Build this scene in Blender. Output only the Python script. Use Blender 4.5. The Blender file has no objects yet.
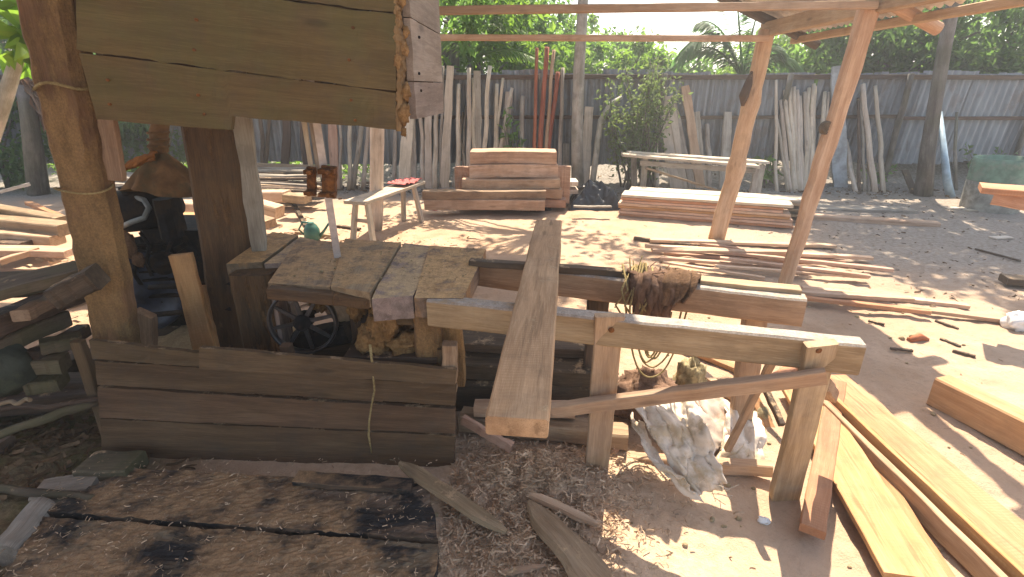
import bpy, math, random
from mathutils import Vector, noise, Matrix
V = Vector
R = math.radians
rng = random.Random(7)
scene = bpy.context.scene
COL = scene.collection

# ------------------------------------------------------------------ camera maths
F, PITCH, CAMZ = 520.0, R(21.3), 1.6
CX, CY = 512.0, 288.5
FWD = V((0, math.cos(PITCH), -math.sin(PITCH)))
UPV = V((0, math.sin(PITCH), math.cos(PITCH)))
CAM = V((0, 0, CAMZ))

def ray(px, py):
    return FWD + V((1, 0, 0)) * ((px - CX) / F) + UPV * ((CY - py) / F)

def G(px, py, z=0.0):           # a photo point that lies at height z
    d = ray(px, py)
    return CAM + d * ((z - CAMZ) / d.z)

def P(px, py, Y):               # a photo point that lies at distance Y
    d = ray(px, py)
    return CAM + d * (Y / d.y)

def pxm(px_count, Y, z=0.8):    # photo pixels to metres at a distance
    return px_count / F * (Y * math.cos(PITCH) + (CAMZ - z) * math.sin(PITCH))

# ------------------------------------------------------------------ mesh builder
class MB:
    def __init__(self):
        self.v, self.g, self.f, self.s = [], [], [], []

    def add(self, vs, gs, fs, smooth=False):
        b = len(self.v)
        self.v += [V(x) for x in vs]
        self.g += [tuple(x) for x in gs]
        self.f += [tuple(b + i for i in q) for q in fs]
        self.s += [smooth] * len(fs)

    def build(self, name, mat, parent=None, origin=None):
        if origin is None:
            if parent is not None:
                origin = ROOT[parent.name]
            else:
                xs = [p.x for p in self.v]; ys = [p.y for p in self.v]; zs = [p.z for p in self.v]
                origin = V(((min(xs) + max(xs)) / 2, (min(ys) + max(ys)) / 2, min(zs)))
        origin = V(origin)
        me = bpy.data.meshes.new(name)
        me.from_pydata([tuple(p - origin) for p in self.v], [], self.f)
        at = me.attributes.new('g', 'FLOAT_VECTOR', 'POINT')
        at.data.foreach_set('vector', [c for q in self.g for c in q])
        me.polygons.foreach_set('use_smooth', self.s)
        me.materials.append(mat)
        me.update()
        o = bpy.data.objects.new(name, me)
        COL.objects.link(o)
        if parent is not None:
            o.parent = parent
        else:
            o.location = origin
        ROOT[o.name] = origin
        return o

ROOT = {}

def tag(o, label=None, cat=None, group=None, kind=None):
    if label: o['label'] = label
    if cat: o['category'] = cat
    if group: o['group'] = group
    if kind: o['kind'] = kind
    elif cat: o['kind'] = 'thing'
    return o

def thing(name, label, cat, loc, group=None):
    o = bpy.data.objects.new(name, None)
    COL.objects.link(o)
    o.empty_display_size = 0.1
    o.location = loc
    ROOT[o.name] = V(loc)
    return tag(o, label, cat, group)

def gofs():
    return V((rng.uniform(0, 30), rng.uniform(0, 30), rng.uniform(0, 30)))

def frame(d, up):
    d = d.normalized()
    up = V(up)
    if abs(d.dot(up.normalized())) > 0.97:
        up = V((0, 1, 0)) if abs(d.y) < 0.9 else V((1, 0, 0))
    s = up.cross(d).normalized()
    n = d.cross(s).normalized()
    return d, s, n

def plank(mb, a, b, w, t, up=(0, 0, 1), segs=7, jit=0.003, waney=0.0, bow=0.0, twist=0.0, w2=None, ch=None, skew=0.0):
    """A sawn board: w across, t thick, chamfered, with uneven edges."""
    a, b = V(a), V(b)
    d, s, n = frame(b - a, up)
    L = (b - a).length
    w2 = w if w2 is None else w2
    o = gofs()
    sd = rng.uniform(0, 100)
    ch = min(w, t) * 0.10 if ch is None else ch
    vs, gs, fs = [], [], []
    for i in range(segs + 1):
        u = i / segs
        ww = w + (w2 - w) * u
        lo = -ww / 2 + waney * noise.noise((u * L * 3.1, sd, 1)) + waney * .5 * noise.noise((u * L * 9, sd, 3)) + rng.uniform(-jit, jit)
        hi = ww / 2 + waney * noise.noise((u * L * 3.1, sd, 7)) + waney * .5 * noise.noise((u * L * 9, sd, 9)) + rng.uniform(-jit, jit)
        t0 = -t / 2 + rng.uniform(-jit, jit) * .5
        t1 = t / 2 + rng.uniform(-jit, jit) * .5
        bo = bow * (1 - (2 * u - 1) ** 2)
        c = a + (b - a) * u + n * bo
        tw = twist * (u - .5)
        cs, sn = math.cos(tw), math.sin(tw)
        sec = [(lo + ch, t0), (hi - ch, t0), (hi, t0 + ch), (hi, t1 - ch), (hi - ch, t1), (lo + ch, t1), (lo, t1 - ch), (lo, t0 + ch)]
        sk = 0
        for (p, q) in sec:
            if i == 0 or i == segs:
                sk = skew * p * (1 if i else 1)
            vs.append(c + d * sk + s * (p * cs - q * sn) + n * (p * sn + q * cs))
            gs.append(o + V((u * L, p, q)))
    for i in range(segs):
        for k in range(8):
            k2 = (k + 1) % 8
            fs.append((i * 8 + k, i * 8 + k2, i * 8 + 8 + k2, i * 8 + 8 + k))
    fs.append(tuple(range(7, -1, -1)))
    fs.append(tuple(segs * 8 + k for k in range(8)))
    mb.add(vs, gs, fs)
    return mb

def slab(mb, c00, c10, c11, c01, t, nu=14, nv=4, jit=0.0015, rag=(0, 0, 0, 0), grain='u'):
    """A board given by four corners; thickness t goes along u x v. rag: raggedness of edges v0, u1, v1, u0."""
    c00, c10, c11, c01 = V(c00), V(c10), V(c11), V(c01)
    nrm = (c10 - c00).cross(c01 - c00).normalized()
    o = gofs(); sd = rng.uniform(0, 99)
    LU, LV = (c10 - c00).length, (c01 - c00).length
    du, dv = (c10 - c00).normalized(), (c01 - c00).normalized()
    vs, gs, fs = [], [], []
    for lay in (0, 1):
        for j in range(nv + 1):
            for i in range(nu + 1):
                u, v = i / nu, j / nv
                p = (c00 * (1 - u) + c10 * u) * (1 - v) + (c01 * (1 - u) + c11 * u) * v
                if j == 0: p = p + dv * rag[0] * (noise.noise((u * LU * 9, sd, 0)) + .5 * noise.noise((u * LU * 31, sd, 0)))
                if j == nv: p = p + dv * rag[2] * (noise.noise((u * LU * 9, sd, 5)) + .5 * noise.noise((u * LU * 31, sd, 5)))
                if i == 0: p = p + du * rag[3] * (noise.noise((v * LV * 12, sd, 9)) + .5 * noise.noise((v * LV * 37, sd, 9)))
                if i == nu: p = p + du * rag[1] * (noise.noise((v * LV * 12, sd, 12)) + .5 * noise.noise((v * LV * 37, sd, 12)))
                p = p + nrm * ((t if lay else 0) + rng.uniform(-jit, jit) + .4 * jit * noise.noise((u * LU * 4, v * LV * 4, sd)))
                vs.append(p)
                q = V((u * LU, v * LV, t if lay else 0))
                if grain == 'v': q = V((q.y, q.x, q.z))
                gs.append(o + q)
    W = nu + 1; B = W * (nv + 1)
    for j in range(nv):
        for i in range(nu):
            k = j * W + i
            fs.append((k, k + W, k + W + 1, k + 1))
            fs.append((B + k, B + k + 1, B + k + W + 1, B + k + W))
    for i in range(nu):
        fs.append((i, i + 1, B + i + 1, B + i))
        k = nv * W + i
        fs.append((k + 1, k, B + k, B + k + 1))
    for j in range(nv):
        k = j * W
        fs.append((k + W, k, B + k, B + k + W))
        k = j * W + nu
        fs.append((k, k + W, B + k + W, B + k))
    mb.add(vs, gs, fs)
    return mb

def tube(mb, pts, rad, n=10, rough=0.0, cap=True, smooth=True, freq=6.0):
    pts = [V(p) for p in pts]
    if not isinstance(rad, (list, tuple)): rad = [rad] * len(pts)
    o = gofs(); sd = rng.uniform(0, 99)
    vs, gs, fs = [], [], []
    prev = None; s_len = 0
    for i, p in enumerate(pts):
        d = (pts[min(i + 1, len(pts) - 1)] - pts[max(i - 1, 0)])
        if prev is None:
            d, s, nn = frame(d, (0, 0, 1))
        else:
            d = d.normalized(); s = (prev - d * prev.dot(d)).normalized(); nn = d.cross(s)
        prev = s
        if i: s_len += (p - pts[i - 1]).length
        for k in range(n):
            a = 2 * math.pi * k / n
            r = rad[i] * (1 + rough * (noise.noise((math.cos(a) * 1.3, math.sin(a) * 1.3 + sd, s_len * freq)) + .5 * noise.noise((math.cos(a) * 3, math.sin(a) * 3 + sd, s_len * freq * 3))))
            vs.append(p + s * (math.cos(a) * r) + nn * (math.sin(a) * r))
            gs.append(o + V((s_len, math.cos(a) * rad[i], math.sin(a) * rad[i])))
    for i in range(len(pts) - 1):
        for k in range(n):
            k2 = (k + 1) % n
            fs.append((i * n + k, i * n + k2, i * n + n + k2, i * n + n + k))
    mb.add(vs, gs, fs, smooth)
    if cap:
        b = [tuple(range(n - 1, -1, -1)), tuple((len(pts) - 1) * n + k for k in range(n))]
        off = len(mb.v) - len(vs)
        for q in b:
            mb.f.append(tuple(off + i for i in q)); mb.s.append(False)
    return mb

def line(a, b, n, sag=0.0, wob=0.0):
    a, b = V(a), V(b)
    out = []
    sd = rng.uniform(0, 99)
    for i in range(n + 1):
        u = i / n
        p = a + (b - a) * u
        p.z -= sag * 4 * u * (1 - u)
        if wob:
            e = min(1, 4 * u * (1 - u) + .2)
            p += V((noise.noise((u * 3, sd, 0)), noise.noise((u * 3, sd, 5)), noise.noise((u * 3, sd, 9)) * .3)) * wob * e
        out.append(p)
    return out

def lathe(mb, c, axis, prof, n=24, smooth=True, caps=True):
    """prof: list of (distance along axis, radius)."""
    c = V(c); d, s, nn = frame(V(axis), (0, 0, 1))
    o = gofs(); vs, gs, fs = [], [], []
    for (h, r) in prof:
        for k in range(n):
            a = 2 * math.pi * k / n
            vs.append(c + d * h + s * (math.cos(a) * r) + nn * (math.sin(a) * r))
            gs.append(o + V((h, math.cos(a) * r, math.sin(a) * r)))
    for i in range(len(prof) - 1):
        for k in range(n):
            k2 = (k + 1) % n
            fs.append((i * n + k, i * n + k2, i * n + n + k2, i * n + n + k))
    mb.add(vs, gs, fs, smooth)
    off = len(mb.v) - len(vs)
    if caps and prof[0][1] > 1e-4: mb.f.append(tuple(off + k for k in range(n - 1, -1, -1))); mb.s.append(False)
    if caps and prof[-1][1] > 1e-4: mb.f.append(tuple(off + (len(prof) - 1) * n + k for k in range(n))); mb.s.append(False)
    return mb

def blob(mb, c, rx, ry, rz, nu=28, nv=16, amp=0.25, freq=3.0, flat=None, pointy=0.0):
    c = V(c); sd = rng.uniform(0, 99); o = gofs(); vs, gs, fs = [], [], []
    for j in range(nv + 1):
        th = math.pi * j / nv
        for i in range(nu):
            ph = 2 * math.pi * i / nu
            d = V((math.sin(th) * math.cos(ph), math.sin(th) * math.sin(ph), math.cos(th)))
            k = 1 + amp * (noise.noise(d * freq * .5 + V((sd, 0, 0))) + .5 * noise.noise(d * freq * 1.4 + V((0, sd, 0))) + .3 * noise.noise(d * freq * 4 + V((0, 0, sd))))
            p = V((d.x * rx, d.y * ry, d.z * rz)) * k
            if flat is not None and p.z < flat: p.z = flat
            vs.append(c + p); gs.append(o + p)
    for j in range(nv):
        for i in range(nu):
            i2 = (i + 1) % nu
            fs.append((j * nu + i, j * nu + nu + i, j * nu + nu + i2, j * nu + i2))
    mb.add(vs, gs, fs, True)
    return mb

def patch(mb, fn, nu=24, nv=24, thick=0.0, smooth=True):
    """Cloth: fn(u, v) gives a point; a second layer is laid thick behind."""
    o = gofs(); sets = []
    grid = [[V(fn(i / nu, j / nv)) for i in range(nu + 1)] for j in range(nv + 1)]
    vs, gs, fs = [], [], []
    def nrm(i, j):
        a = grid[j][min(i + 1, nu)] - grid[j][max(i - 1, 0)]
        b = grid[min(j + 1, nv)][i] - grid[max(j - 1, 0)][i]
        n = a.cross(b)
        return n.normalized() if n.length > 1e-9 else V((0, 0, 1))
    lays = (0, 1) if thick else (0,)
    for l in lays:
        for j in range(nv + 1):
            for i in range(nu + 1):
                vs.append(grid[j][i] - nrm(i, j) * thick * l); gs.append(o + V((i / nu, j / nv, l * .1)))
    W = nu + 1; B = W * (nv + 1)
    for j in range(nv):
        for i in range(nu):
            k = j * W + i
            fs.append((k, k + 1, k + W + 1, k + W))
            if thick: fs.append((B + k, B + k + W, B + k + W + 1, B + k + 1))
    if thick:
        for i in range(nu):
            fs.append((i + 1, i, B + i, B + i + 1)); k = nv * W + i; fs.append((k, k + 1, B + k + 1, B + k))
        for j in range(nv):
            k = j * W; fs.append((k, k + W, B + k + W, B + k)); k += nu; fs.append((k + W, k, B + k, B + k + W))
    mb.add(vs, gs, fs, smooth)
    return mb

def leaf(mb, p, d, n, L, W, fold=0.25):
    """One leaf: four faces folded along the midrib."""
    d = d.normalized(); s = d.cross(n)
    if s.length < 1e-4: s = d.orthogonal()
    s.normalize(); n = s.cross(d)
    vs = [p, p + d * L * .45 + s * W * .5 + n * W * fold, p + d * L - n * L * .15, p + d * L * .45 - s * W * .5 + n * W * fold, p + d * L * .5]
    mb.add(vs, [(0, 0, 0)] * 5, [(0, 1, 4), (1, 2, 4), (2, 3, 4), (3, 0, 4)], False)

def rdir(rg=rng):
    while True:
        d = V((rg.uniform(-1, 1), rg.uniform(-1, 1), rg.uniform(-1, 1)))
        if 0.05 < d.length < 1: return d.normalized()

def leaves(mb, c, rx, ry, rz, n, L, W, droop=0.4, clump=None):
    c = V(c)
    if clump is None: clump = max(6, n // 45)
    cl = []
    for _ in range(clump):
        d = rdir(); k = rng.uniform(.25, 1) ** .55
        cl.append((c + V((d.x * rx, d.y * ry, d.z * rz)) * k, rng.uniform(.5, 1.2)))
    rr = (rx * ry * rz) ** (1 / 3) * 1.1 / clump ** .36
    for _ in range(n):
        q, k = rng.choice(cl)
        d = rdir()
        p = q + d * rr * k * rng.random() ** .5
        dd = rdir() + V((0, 0, -droop)); nn = rdir() + V((0, 0, 1.0))
        sc = rng.uniform(.7, 1.25)
        leaf(mb, p, dd, nn, L * sc, W * sc)
    return cl
# ------------------------------------------------------------------ materials
class NT:
    def __init__(self, name):
        self.m = bpy.data.materials.new(name); self.m.use_nodes = True
        self.t = self.m.node_tree; self.t.nodes.clear()
        self.out = self.t.nodes.new('ShaderNodeOutputMaterial')
    def n(self, typ, **kw):
        x = self.t.nodes.new('ShaderNode' + typ)
        for k, v in kw.items(): setattr(x, k, v)
        return x
    def l(self, a, b): self.t.links.new(a, b)
    def set(self, sock, val):
        if hasattr(val, 'is_output') or isinstance(val, bpy.types.NodeSocket): self.l(val, sock)
        else: sock.default_value = val
    def noise(self, vec, scale, detail=4, rough=.55, dist=0.0):
        x = self.n('TexNoise'); self.l(vec, x.inputs['Vector'])
        x.inputs['Scale'].default_value = scale; x.inputs['Detail'].default_value = detail
        x.inputs['Roughness'].default_value = rough; x.inputs['Distortion'].default_value = dist
        return x.outputs['Fac']
    def vscale(self, vec, s):
        x = self.n('VectorMath', operation='MULTIPLY'); self.l(vec, x.inputs[0]); x.inputs[1].default_value = s
        return x.outputs[0]
    def vadd(self, a, b):
        x = self.n('VectorMath', operation='ADD'); self.l(a, x.inputs[0]); self.l(b, x.inputs[1]); return x.outputs[0]
    def math(self, op, a, b=0.0, c=None, clamp=False):
        x = self.n('Math', operation=op, use_clamp=clamp); self.set(x.inputs[0], a); self.set(x.inputs[1], b)
        if c is not None: self.set(x.inputs[2], c)
        return x.outputs[0]
    def ss(self, v, lo, hi):
        x = self.n('MapRange', interpolation_type='SMOOTHSTEP'); self.l(v, x.inputs[0])
        x.inputs[1].default_value = lo; x.inputs[2].default_value = hi
        return x.outputs[0]
    def mix(self, f, a, b, blend='MIX'):
        x = self.n('Mix', data_type='RGBA', blend_type=blend)
        self.set(x.inputs[0], f); self.set(x.inputs[6], a if not isinstance(a, tuple) else c4(a)); self.set(x.inputs[7], b if not isinstance(b, tuple) else c4(b))
        return x.outputs[2]
    def bump(self, h, strength, dist=.01, prev=None):
        x = self.n('Bump'); self.l(h, x.inputs['Height']); x.inputs['Strength'].default_value = strength; x.inputs['Distance'].default_value = dist
        if prev is not None: self.l(prev, x.inputs['Normal'])
        return x.outputs[0]
    def bsdf(self, col, rough=.8, spec=.3, normal=None, metal=0.0):
        x = self.n('BsdfPrincipled'); self.set(x.inputs['Base Color'], col if not isinstance(col, tuple) else c4(col))
        self.set(x.inputs['Roughness'], rough); x.inputs['Specular IOR Level'].default_value = spec; x.inputs['Metallic'].default_value = metal
        if normal is not None: self.l(normal, x.inputs['Normal'])
        self.l(x.outputs[0], self.out.inputs[0]); return x

def c4(c): return (c[0], c[1], c[2], 1.0)

def wood(name, base, dark, light=None, grain=1.0, dust=0.0, dirt=0.25, rough=.75, dustcol=(.42, .29, .17), oil=0.0, rings=.5, bumpk=1.0, moss=0.0, grey=0.0, caked=0.0, cakecol=(.36, .20, .085), dscale=9.0, saw=0.0):
    T = NT(name)
    at = T.n('Attribute', attribute_name='g')
    oi = T.n('ObjectInfo')
    rv = T.n('CombineXYZ'); r10 = T.math('MULTIPLY', oi.outputs['Random'], 37.0)
    for k in range(3): T.l(r10, rv.inputs[k])
    g = T.vadd(at.outputs['Vector'], rv.outputs[0])
    geo = T.n('NewGeometry')
    n1 = T.noise(T.vscale(g, (1.3, 17 * grain, 17 * grain)), 1.6, 6, .62, .4)
    nf = T.noise(T.vscale(g, (5, 130, 130)), 2.0, 3, .6)
    nl = T.noise(T.vscale(g, (1.2, 4, 4)), 1.6, 3, .5)
    # growth rings
    warp = T.noise(T.vscale(g, (.9, 5, 5)), 1.4, 2, .5)
    sep = T.n('SeparateXYZ'); T.l(g, sep.inputs[0])
    yy = T.math('MULTIPLY_ADD', warp, .22, sep.outputs[1])
    ring = T.math('SINE', T.math('MULTIPLY', yy, 210.0 * grain))
    ring = T.math('MULTIPLY_ADD', ring, .5, .5)
    light = light or tuple(min(1, c * 1.35) for c in base)
    col = T.mix(T.ss(n1, .34, .66), dark, base)
    col = T.mix(T.math('MULTIPLY', T.ss(nl, .45, .72), .6), col, light)
    col = T.mix(T.math('MULTIPLY', ring, .28 * rings), col, dark)
    col = T.mix(T.math('MULTIPLY', T.ss(nf, .46, .66), .5), col, dark)
    nff = T.noise(T.vscale(g, (14, 300, 300)), 1.0, 2, .6)
    col = T.mix(T.math('MULTIPLY', T.ss(nff, .52, .7), .35), col, light)
    # knots
    vo = T.n('TexVoronoi'); T.l(T.vscale(g, (2.3, 9, 9)), vo.inputs['Vector']); vo.inputs['Scale'].default_value = 1.0
    kn = T.math('SUBTRACT', 1.0, T.ss(vo.outputs['Distance'], .05, .16))
    col = T.mix(T.math('MULTIPLY', kn, .6), col, tuple(c * .45 for c in dark))
    if saw:      # arced saw marks across the board, and long resin streaks
        sx_ = T.math('MULTIPLY_ADD', T.noise(T.vscale(g, (3, 8, 8)), 1.0, 2), .05, sep.outputs[0])
        sw = T.math('MULTIPLY', T.math('MULTIPLY_ADD', T.math('SINE', T.math('MULTIPLY', sx_, 420.0)), .5, .5), T.ss(T.noise(T.vscale(g, (2, 6, 6)), 1.3, 3), .42, .6))
        col = T.mix(T.math('MULTIPLY', sw, .45 * saw), col, dark)
        st_ = T.ss(T.noise(T.vscale(g, (.7, 11, 11)), 2.2, 5, .65), .55, .66)
        col = T.mix(T.math('MULTIPLY', st_, .7 * saw), col, tuple(c * .62 for c in dark))
    # dirt and stains
    pos = geo.outputs['Position']
    dn = T.noise(T.vadd(pos, rv.outputs[0]), 5.0, 6, .65)
    col = T.mix(T.math('MULTIPLY', T.ss(dn, .48, .68), dirt), col, (.06, .048, .038))
    if grey: col = T.mix(T.math('MULTIPLY', T.ss(T.noise(pos, 7.0, 4), .35, .65), grey), col, (.33, .32, .33))
    if moss: col = T.mix(T.math('MULTIPLY', T.ss(T.noise(pos, 4.0, 5, .6), .42, .62), moss), col, (.075, .085, .03))
    if oil: col = T.mix(T.math('MULTIPLY', T.ss(T.noise(T.vscale(pos, (1, 2.0, 1)), 2.7, 8, .70, .6), .46, .53), oil), col, (.012, .013, .016))
    hv = T.n('HueSaturation'); T.l(col, hv.inputs['Color'])
    T.l(T.math('MULTIPLY_ADD', oi.outputs['Random'], .36, .82), hv.inputs['Value'])
    T.l(T.math('MULTIPLY_ADD', T.math('FRACT', T.math('MULTIPLY', oi.outputs['Random'], 7.3)), .022, .489), hv.inputs['Hue'])
    col = hv.outputs[0]
    hgt = T.math('ADD', T.math('MULTIPLY', n1, .6), T.math('MULTIPLY', nf, .5))
    if caked:      # sawdust stuck to every side
        ck = T.ss(T.noise(T.vscale(pos, (1, 1, .3)), 8.0, 9, .72), .60 - .22 * caked, .66 - .10 * caked)
        cf = T.noise(pos, 130.0, 4, .75)
        col = T.mix(ck, col, T.mix(T.math('ADD', T.math('MULTIPLY', T.ss(cf, .3, .7), .5), T.math('MULTIPLY', T.ss(T.noise(T.vscale(pos, (1, 1, .35)), 16, 5, .65), .3, .7), .5)), tuple(c * .42 for c in cakecol), tuple(c * 1.25 for c in cakecol)))
        hgt = T.math('ADD', hgt, T.math('MULTIPLY', ck, T.math('MULTIPLY_ADD', cf, 1.2, .5)))
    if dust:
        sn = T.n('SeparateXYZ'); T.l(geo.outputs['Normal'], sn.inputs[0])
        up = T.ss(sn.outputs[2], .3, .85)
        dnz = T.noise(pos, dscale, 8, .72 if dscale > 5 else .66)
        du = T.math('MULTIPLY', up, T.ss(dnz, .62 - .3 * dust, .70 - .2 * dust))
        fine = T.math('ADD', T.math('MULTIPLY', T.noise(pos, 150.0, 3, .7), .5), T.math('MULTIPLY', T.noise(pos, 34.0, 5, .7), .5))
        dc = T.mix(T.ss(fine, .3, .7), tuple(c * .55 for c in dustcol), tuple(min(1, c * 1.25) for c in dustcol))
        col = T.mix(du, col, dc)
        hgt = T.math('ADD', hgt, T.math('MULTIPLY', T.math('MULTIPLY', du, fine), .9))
    nb = T.bump(hgt, .45 * bumpk, .006)
    T.bsdf(col, rough, .25, nb)
    return T.m

def plain(name, col, rough=.6, spec=.4, metal=0.0, var=.3, scale=14, spots=None, spot_amt=.5, spot_scale=9, bumpk=.25):
    T = NT(name); geo = T.n('NewGeometry'); pos = geo.outputs['Position']
    n1 = T.noise(pos, scale, 6, .6)
    c = T.mix(T.ss(n1, .3, .7), tuple(x * (1 - var) for x in col), tuple(min(1, x * (1 + var)) for x in col))
    if spots: c = T.mix(T.math('MULTIPLY', T.ss(T.noise(pos, spot_scale, 7, .68), .48, .6), spot_amt), c, spots)
    T.bsdf(c, rough, spec, T.bump(T.noise(pos, scale * 5, 5, .65), bumpk, .004), metal)
    return T.m

def fibre(name, col, col2, scale=60, rough=.95, bumpk=.8, rand=False):
    """Sawdust, cloth and other loose matter."""
    T = NT(name); geo = T.n('NewGeometry'); pos = geo.outputs['Position']
    n1 = T.noise(pos, scale, 6, .75); n2 = T.noise(pos, scale * .12, 4, .6)
    c = T.mix(T.ss(n1, .3, .7), col2, col)
    c = T.mix(T.math('MULTIPLY', T.ss(n2, .4, .65), .55), c, tuple(x * .6 for x in col2))
    if rand:
        hv = T.n('HueSaturation'); T.l(c, hv.inputs['Color'])
        T.l(T.math('MULTIPLY_ADD', geo.outputs['Random Per Island'], .6, .65), hv.inputs['Value']); c = hv.outputs[0]
    T.bsdf(c, rough, .1, T.bump(n1, bumpk, .012))
    return T.m

def leafm(name, col, col2, trans=.45, rough=.5):
    T = NT(name); geo = T.n('NewGeometry'); r = geo.outputs['Random Per Island']
    n = T.noise(geo.outputs['Position'], 1.2, 3)
    c = T.mix(r, col, col2)
    c = T.mix(T.math('MULTIPLY', T.ss(n, .35, .65), .5), c, tuple(x * .6 for x in col))
    d = T.n('BsdfPrincipled'); T.l(c, d.inputs['Base Color']); d.inputs['Roughness'].default_value = rough; d.inputs['Specular IOR Level'].default_value = .3
    t = T.n('BsdfTranslucent')
    hv = T.n('HueSaturation'); T.l(c, hv.inputs['Color']); hv.inputs['Value'].default_value = 2.2; hv.inputs['Saturation'].default_value = 1.1; hv.inputs['Hue'].default_value = .485
    T.l(hv.outputs[0], t.inputs['Color'])
    m = T.n('MixShader'); m.inputs[0].default_value = trans; T.l(d.outputs[0], m.inputs[1]); T.l(t.outputs[0], m.inputs[2])
    T.l(m.outputs[0], T.out.inputs[0]); return T.m

M = {}
M['fresh'] = wood('fresh_sawn_wood', (.50, .275, .135), (.38, .185, .08), (.58, .36, .20), dirt=.24, rings=1.1, rough=.7, saw=1.0)
M['pink'] = wood('pinkish_sawn_wood', (.60, .42, .30), (.44, .27, .175), (.70, .53, .41), dirt=.22, rings=1.0, saw=.6)
M['redbrown'] = wood('red_brown_wood', (.48, .315, .21), (.33, .195, .12), (.57, .41, .295), dirt=.2, rings=.8)
M['tan'] = wood('weathered_tan_wood', (.36, .25, .155), (.21, .135, .08), (.45, .34, .23), dirt=.32, dust=.25, rings=.6)
M['tangrey'] = wood('bench_wood_greyed', (.47, .32, .19), (.29, .185, .105), (.55, .41, .27), dirt=.24, dust=.0, rings=.6, grey=.12)
M['rail'] = wood('rail_wood_shaded_on_top', (.47, .32, .19), (.29, .185, .105), (.55, .41, .27), dirt=.26, dust=1.0, dustcol=(.35, .305, .26), rings=.6)  # grey top-face layer paints in the shade that lies on the rails
M['newboard'] = wood('new_board_wood', (.43, .26, .15), (.27, .155, .085), (.52, .35, .22), dirt=.3, rings=1.2, dust=.1, saw=.9)
M['grey'] = wood('grey_weathered_wood', (.34, .295, .24), (.20, .165, .13), (.46, .42, .36), dirt=.3, rings=.6)
M['palewood'] = wood('pale_dry_wood', (.58, .49, .39), (.40, .32, .235), (.68, .61, .51), dirt=.2, rings=.5)
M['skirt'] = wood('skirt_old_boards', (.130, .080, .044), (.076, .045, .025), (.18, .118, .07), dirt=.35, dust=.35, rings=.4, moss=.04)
M['hood'] = wood('hood_old_boards', (.116, .077, .031), (.078, .050, .020), (.155, .108, .05), dirt=.3, dust=0, rings=.25, moss=.3)
M['hoodside'] = wood('hood_side_board', (.30, .235, .185), (.185, .135, .10), (.37, .31, .26), dirt=.22, rings=.5)
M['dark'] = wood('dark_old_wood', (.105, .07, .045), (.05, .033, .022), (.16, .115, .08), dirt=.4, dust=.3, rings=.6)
M['post'] = wood('rough_post_wood', (.22, .13, .062), (.10, .055, .026), (.30, .19, .09), grain=.6, dirt=.3, dust=.2, bumpk=2.2, rings=.2, caked=.95, cakecol=(.29, .175, .075))
M['darkpost'] = wood('dark_post_wood', (.125, .072, .034), (.055, .032, .018), (.20, .12, .055), grain=.7, dirt=.4, bumpk=2, rings=.2, caked=.3, cakecol=(.22, .12, .05))
M['pole'] = wood('peeled_pole_wood', (.53, .36, .22), (.37, .22, .12), (.60, .46, .33), dirt=.18, rings=.3, grain=.8, bumpk=1.4)
M['slabtop'] = wood('saw_table_slab', (.23, .165, .11), (.11, .078, .052), (.32, .25, .18), dirt=.4, dust=.9, dustcol=(.50, .315, .145), caked=.5)
M['slabgrey'] = wood('saw_table_plate', (.34, .24, .145), (.19, .125, .075), (.43, .32, .21), dirt=.35, dust=.75, dustcol=(.46, .29, .14))
M['slabpurple'] = wood('saw_table_purplish_board', (.27, .20, .17), (.13, .095, .08), (.37, .30, .27), dirt=.35, dust=.8, dustcol=(.48, .34, .19))
M['oily'] = wood('oily_floor_board', (.15, .105, .068), (.06, .045, .032), (.2, .15, .10), dirt=.35, oil=.95, dust=.66, dustcol=(.31, .195, .105), rough=.6, dscale=3.0)
M['mossy'] = wood('damp_mossy_wood', (.15, .115, .075), (.07, .055, .036), (.21, .17, .11), dirt=.4, moss=.4, dust=.2)
M['bark'] = wood('tree_bark', (.19, .165, .135), (.08, .068, .054), (.30, .28, .25), grain=.5, dirt=.4, bumpk=2.5, rings=.1, moss=.3)
M['palebark'] = wood('pale_tree_bark', (.45, .42, .36), (.28, .255, .21), (.60, .58, .53), grain=.5, dirt=.2, bumpk=1.5, rings=.1, moss=.35)
M['rust'] = plain('rusty_iron', (.19, .075, .022), .85, .3, .2, .5, 30, (.07, .03, .015), .7, 20, .8)
M['blackiron'] = plain('oily_black_iron', (.010, .010, .012), .65, .08, .0, .5, 25, (.05, .03, .016), .5, 14, .4)
M['wheelrim'] = plain('dark_wheel_iron', (.035, .033, .036), .30, .6, .3, .4, 20, (.06, .05, .045), .3, 12)
M['blueiron'] = plain('worn_blue_iron', (.03, .042, .075), .45, .4, .0, .4, 20, (.02, .018, .018), .6, 12)
M['blade'] = plain('bright_saw_steel', (.42, .37, .35), .4, .5, .5, .15, 30)
M['hose'] = plain('grey_hose', (.16, .18, .18), .5, .4, 0, .2, 20)
M['rope'] = fibre('old_yellow_rope', (.50, .40, .20), (.27, .20, .09), 120)
M['rag'] = fibre('brown_rag_cloth', (.26, .165, .115), (.125, .072, .048), 55, bumpk=.6)
M['fluff'] = fibre('fibrous_sacking', (.28, .17, .10), (.13, .075, .045), 80, bumpk=1)
M['sawdust'] = fibre('sawdust_heap', (.43, .265, .12), (.21, .11, .04), 70, bumpk=1)
M['sawdustpale'] = fibre('pale_sawdust_heap', (.52, .41, .25), (.35, .255, .14), 80, bumpk=1)
M['shav'] = fibre('wood_shavings', (.62, .45, .31), (.48, .34, .22), 40, bumpk=.3, rand=True)
M['litter'] = fibre('dry_leaf_litter', (.24, .16, .095), (.13, .085, .05), 30, bumpk=.3, rand=True)
M['sack'] = plain('white_woven_sack', (.66, .57, .47), .6, .3, 0, .15, 10, (.40, .30, .17), .65, 7, .5)
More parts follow.
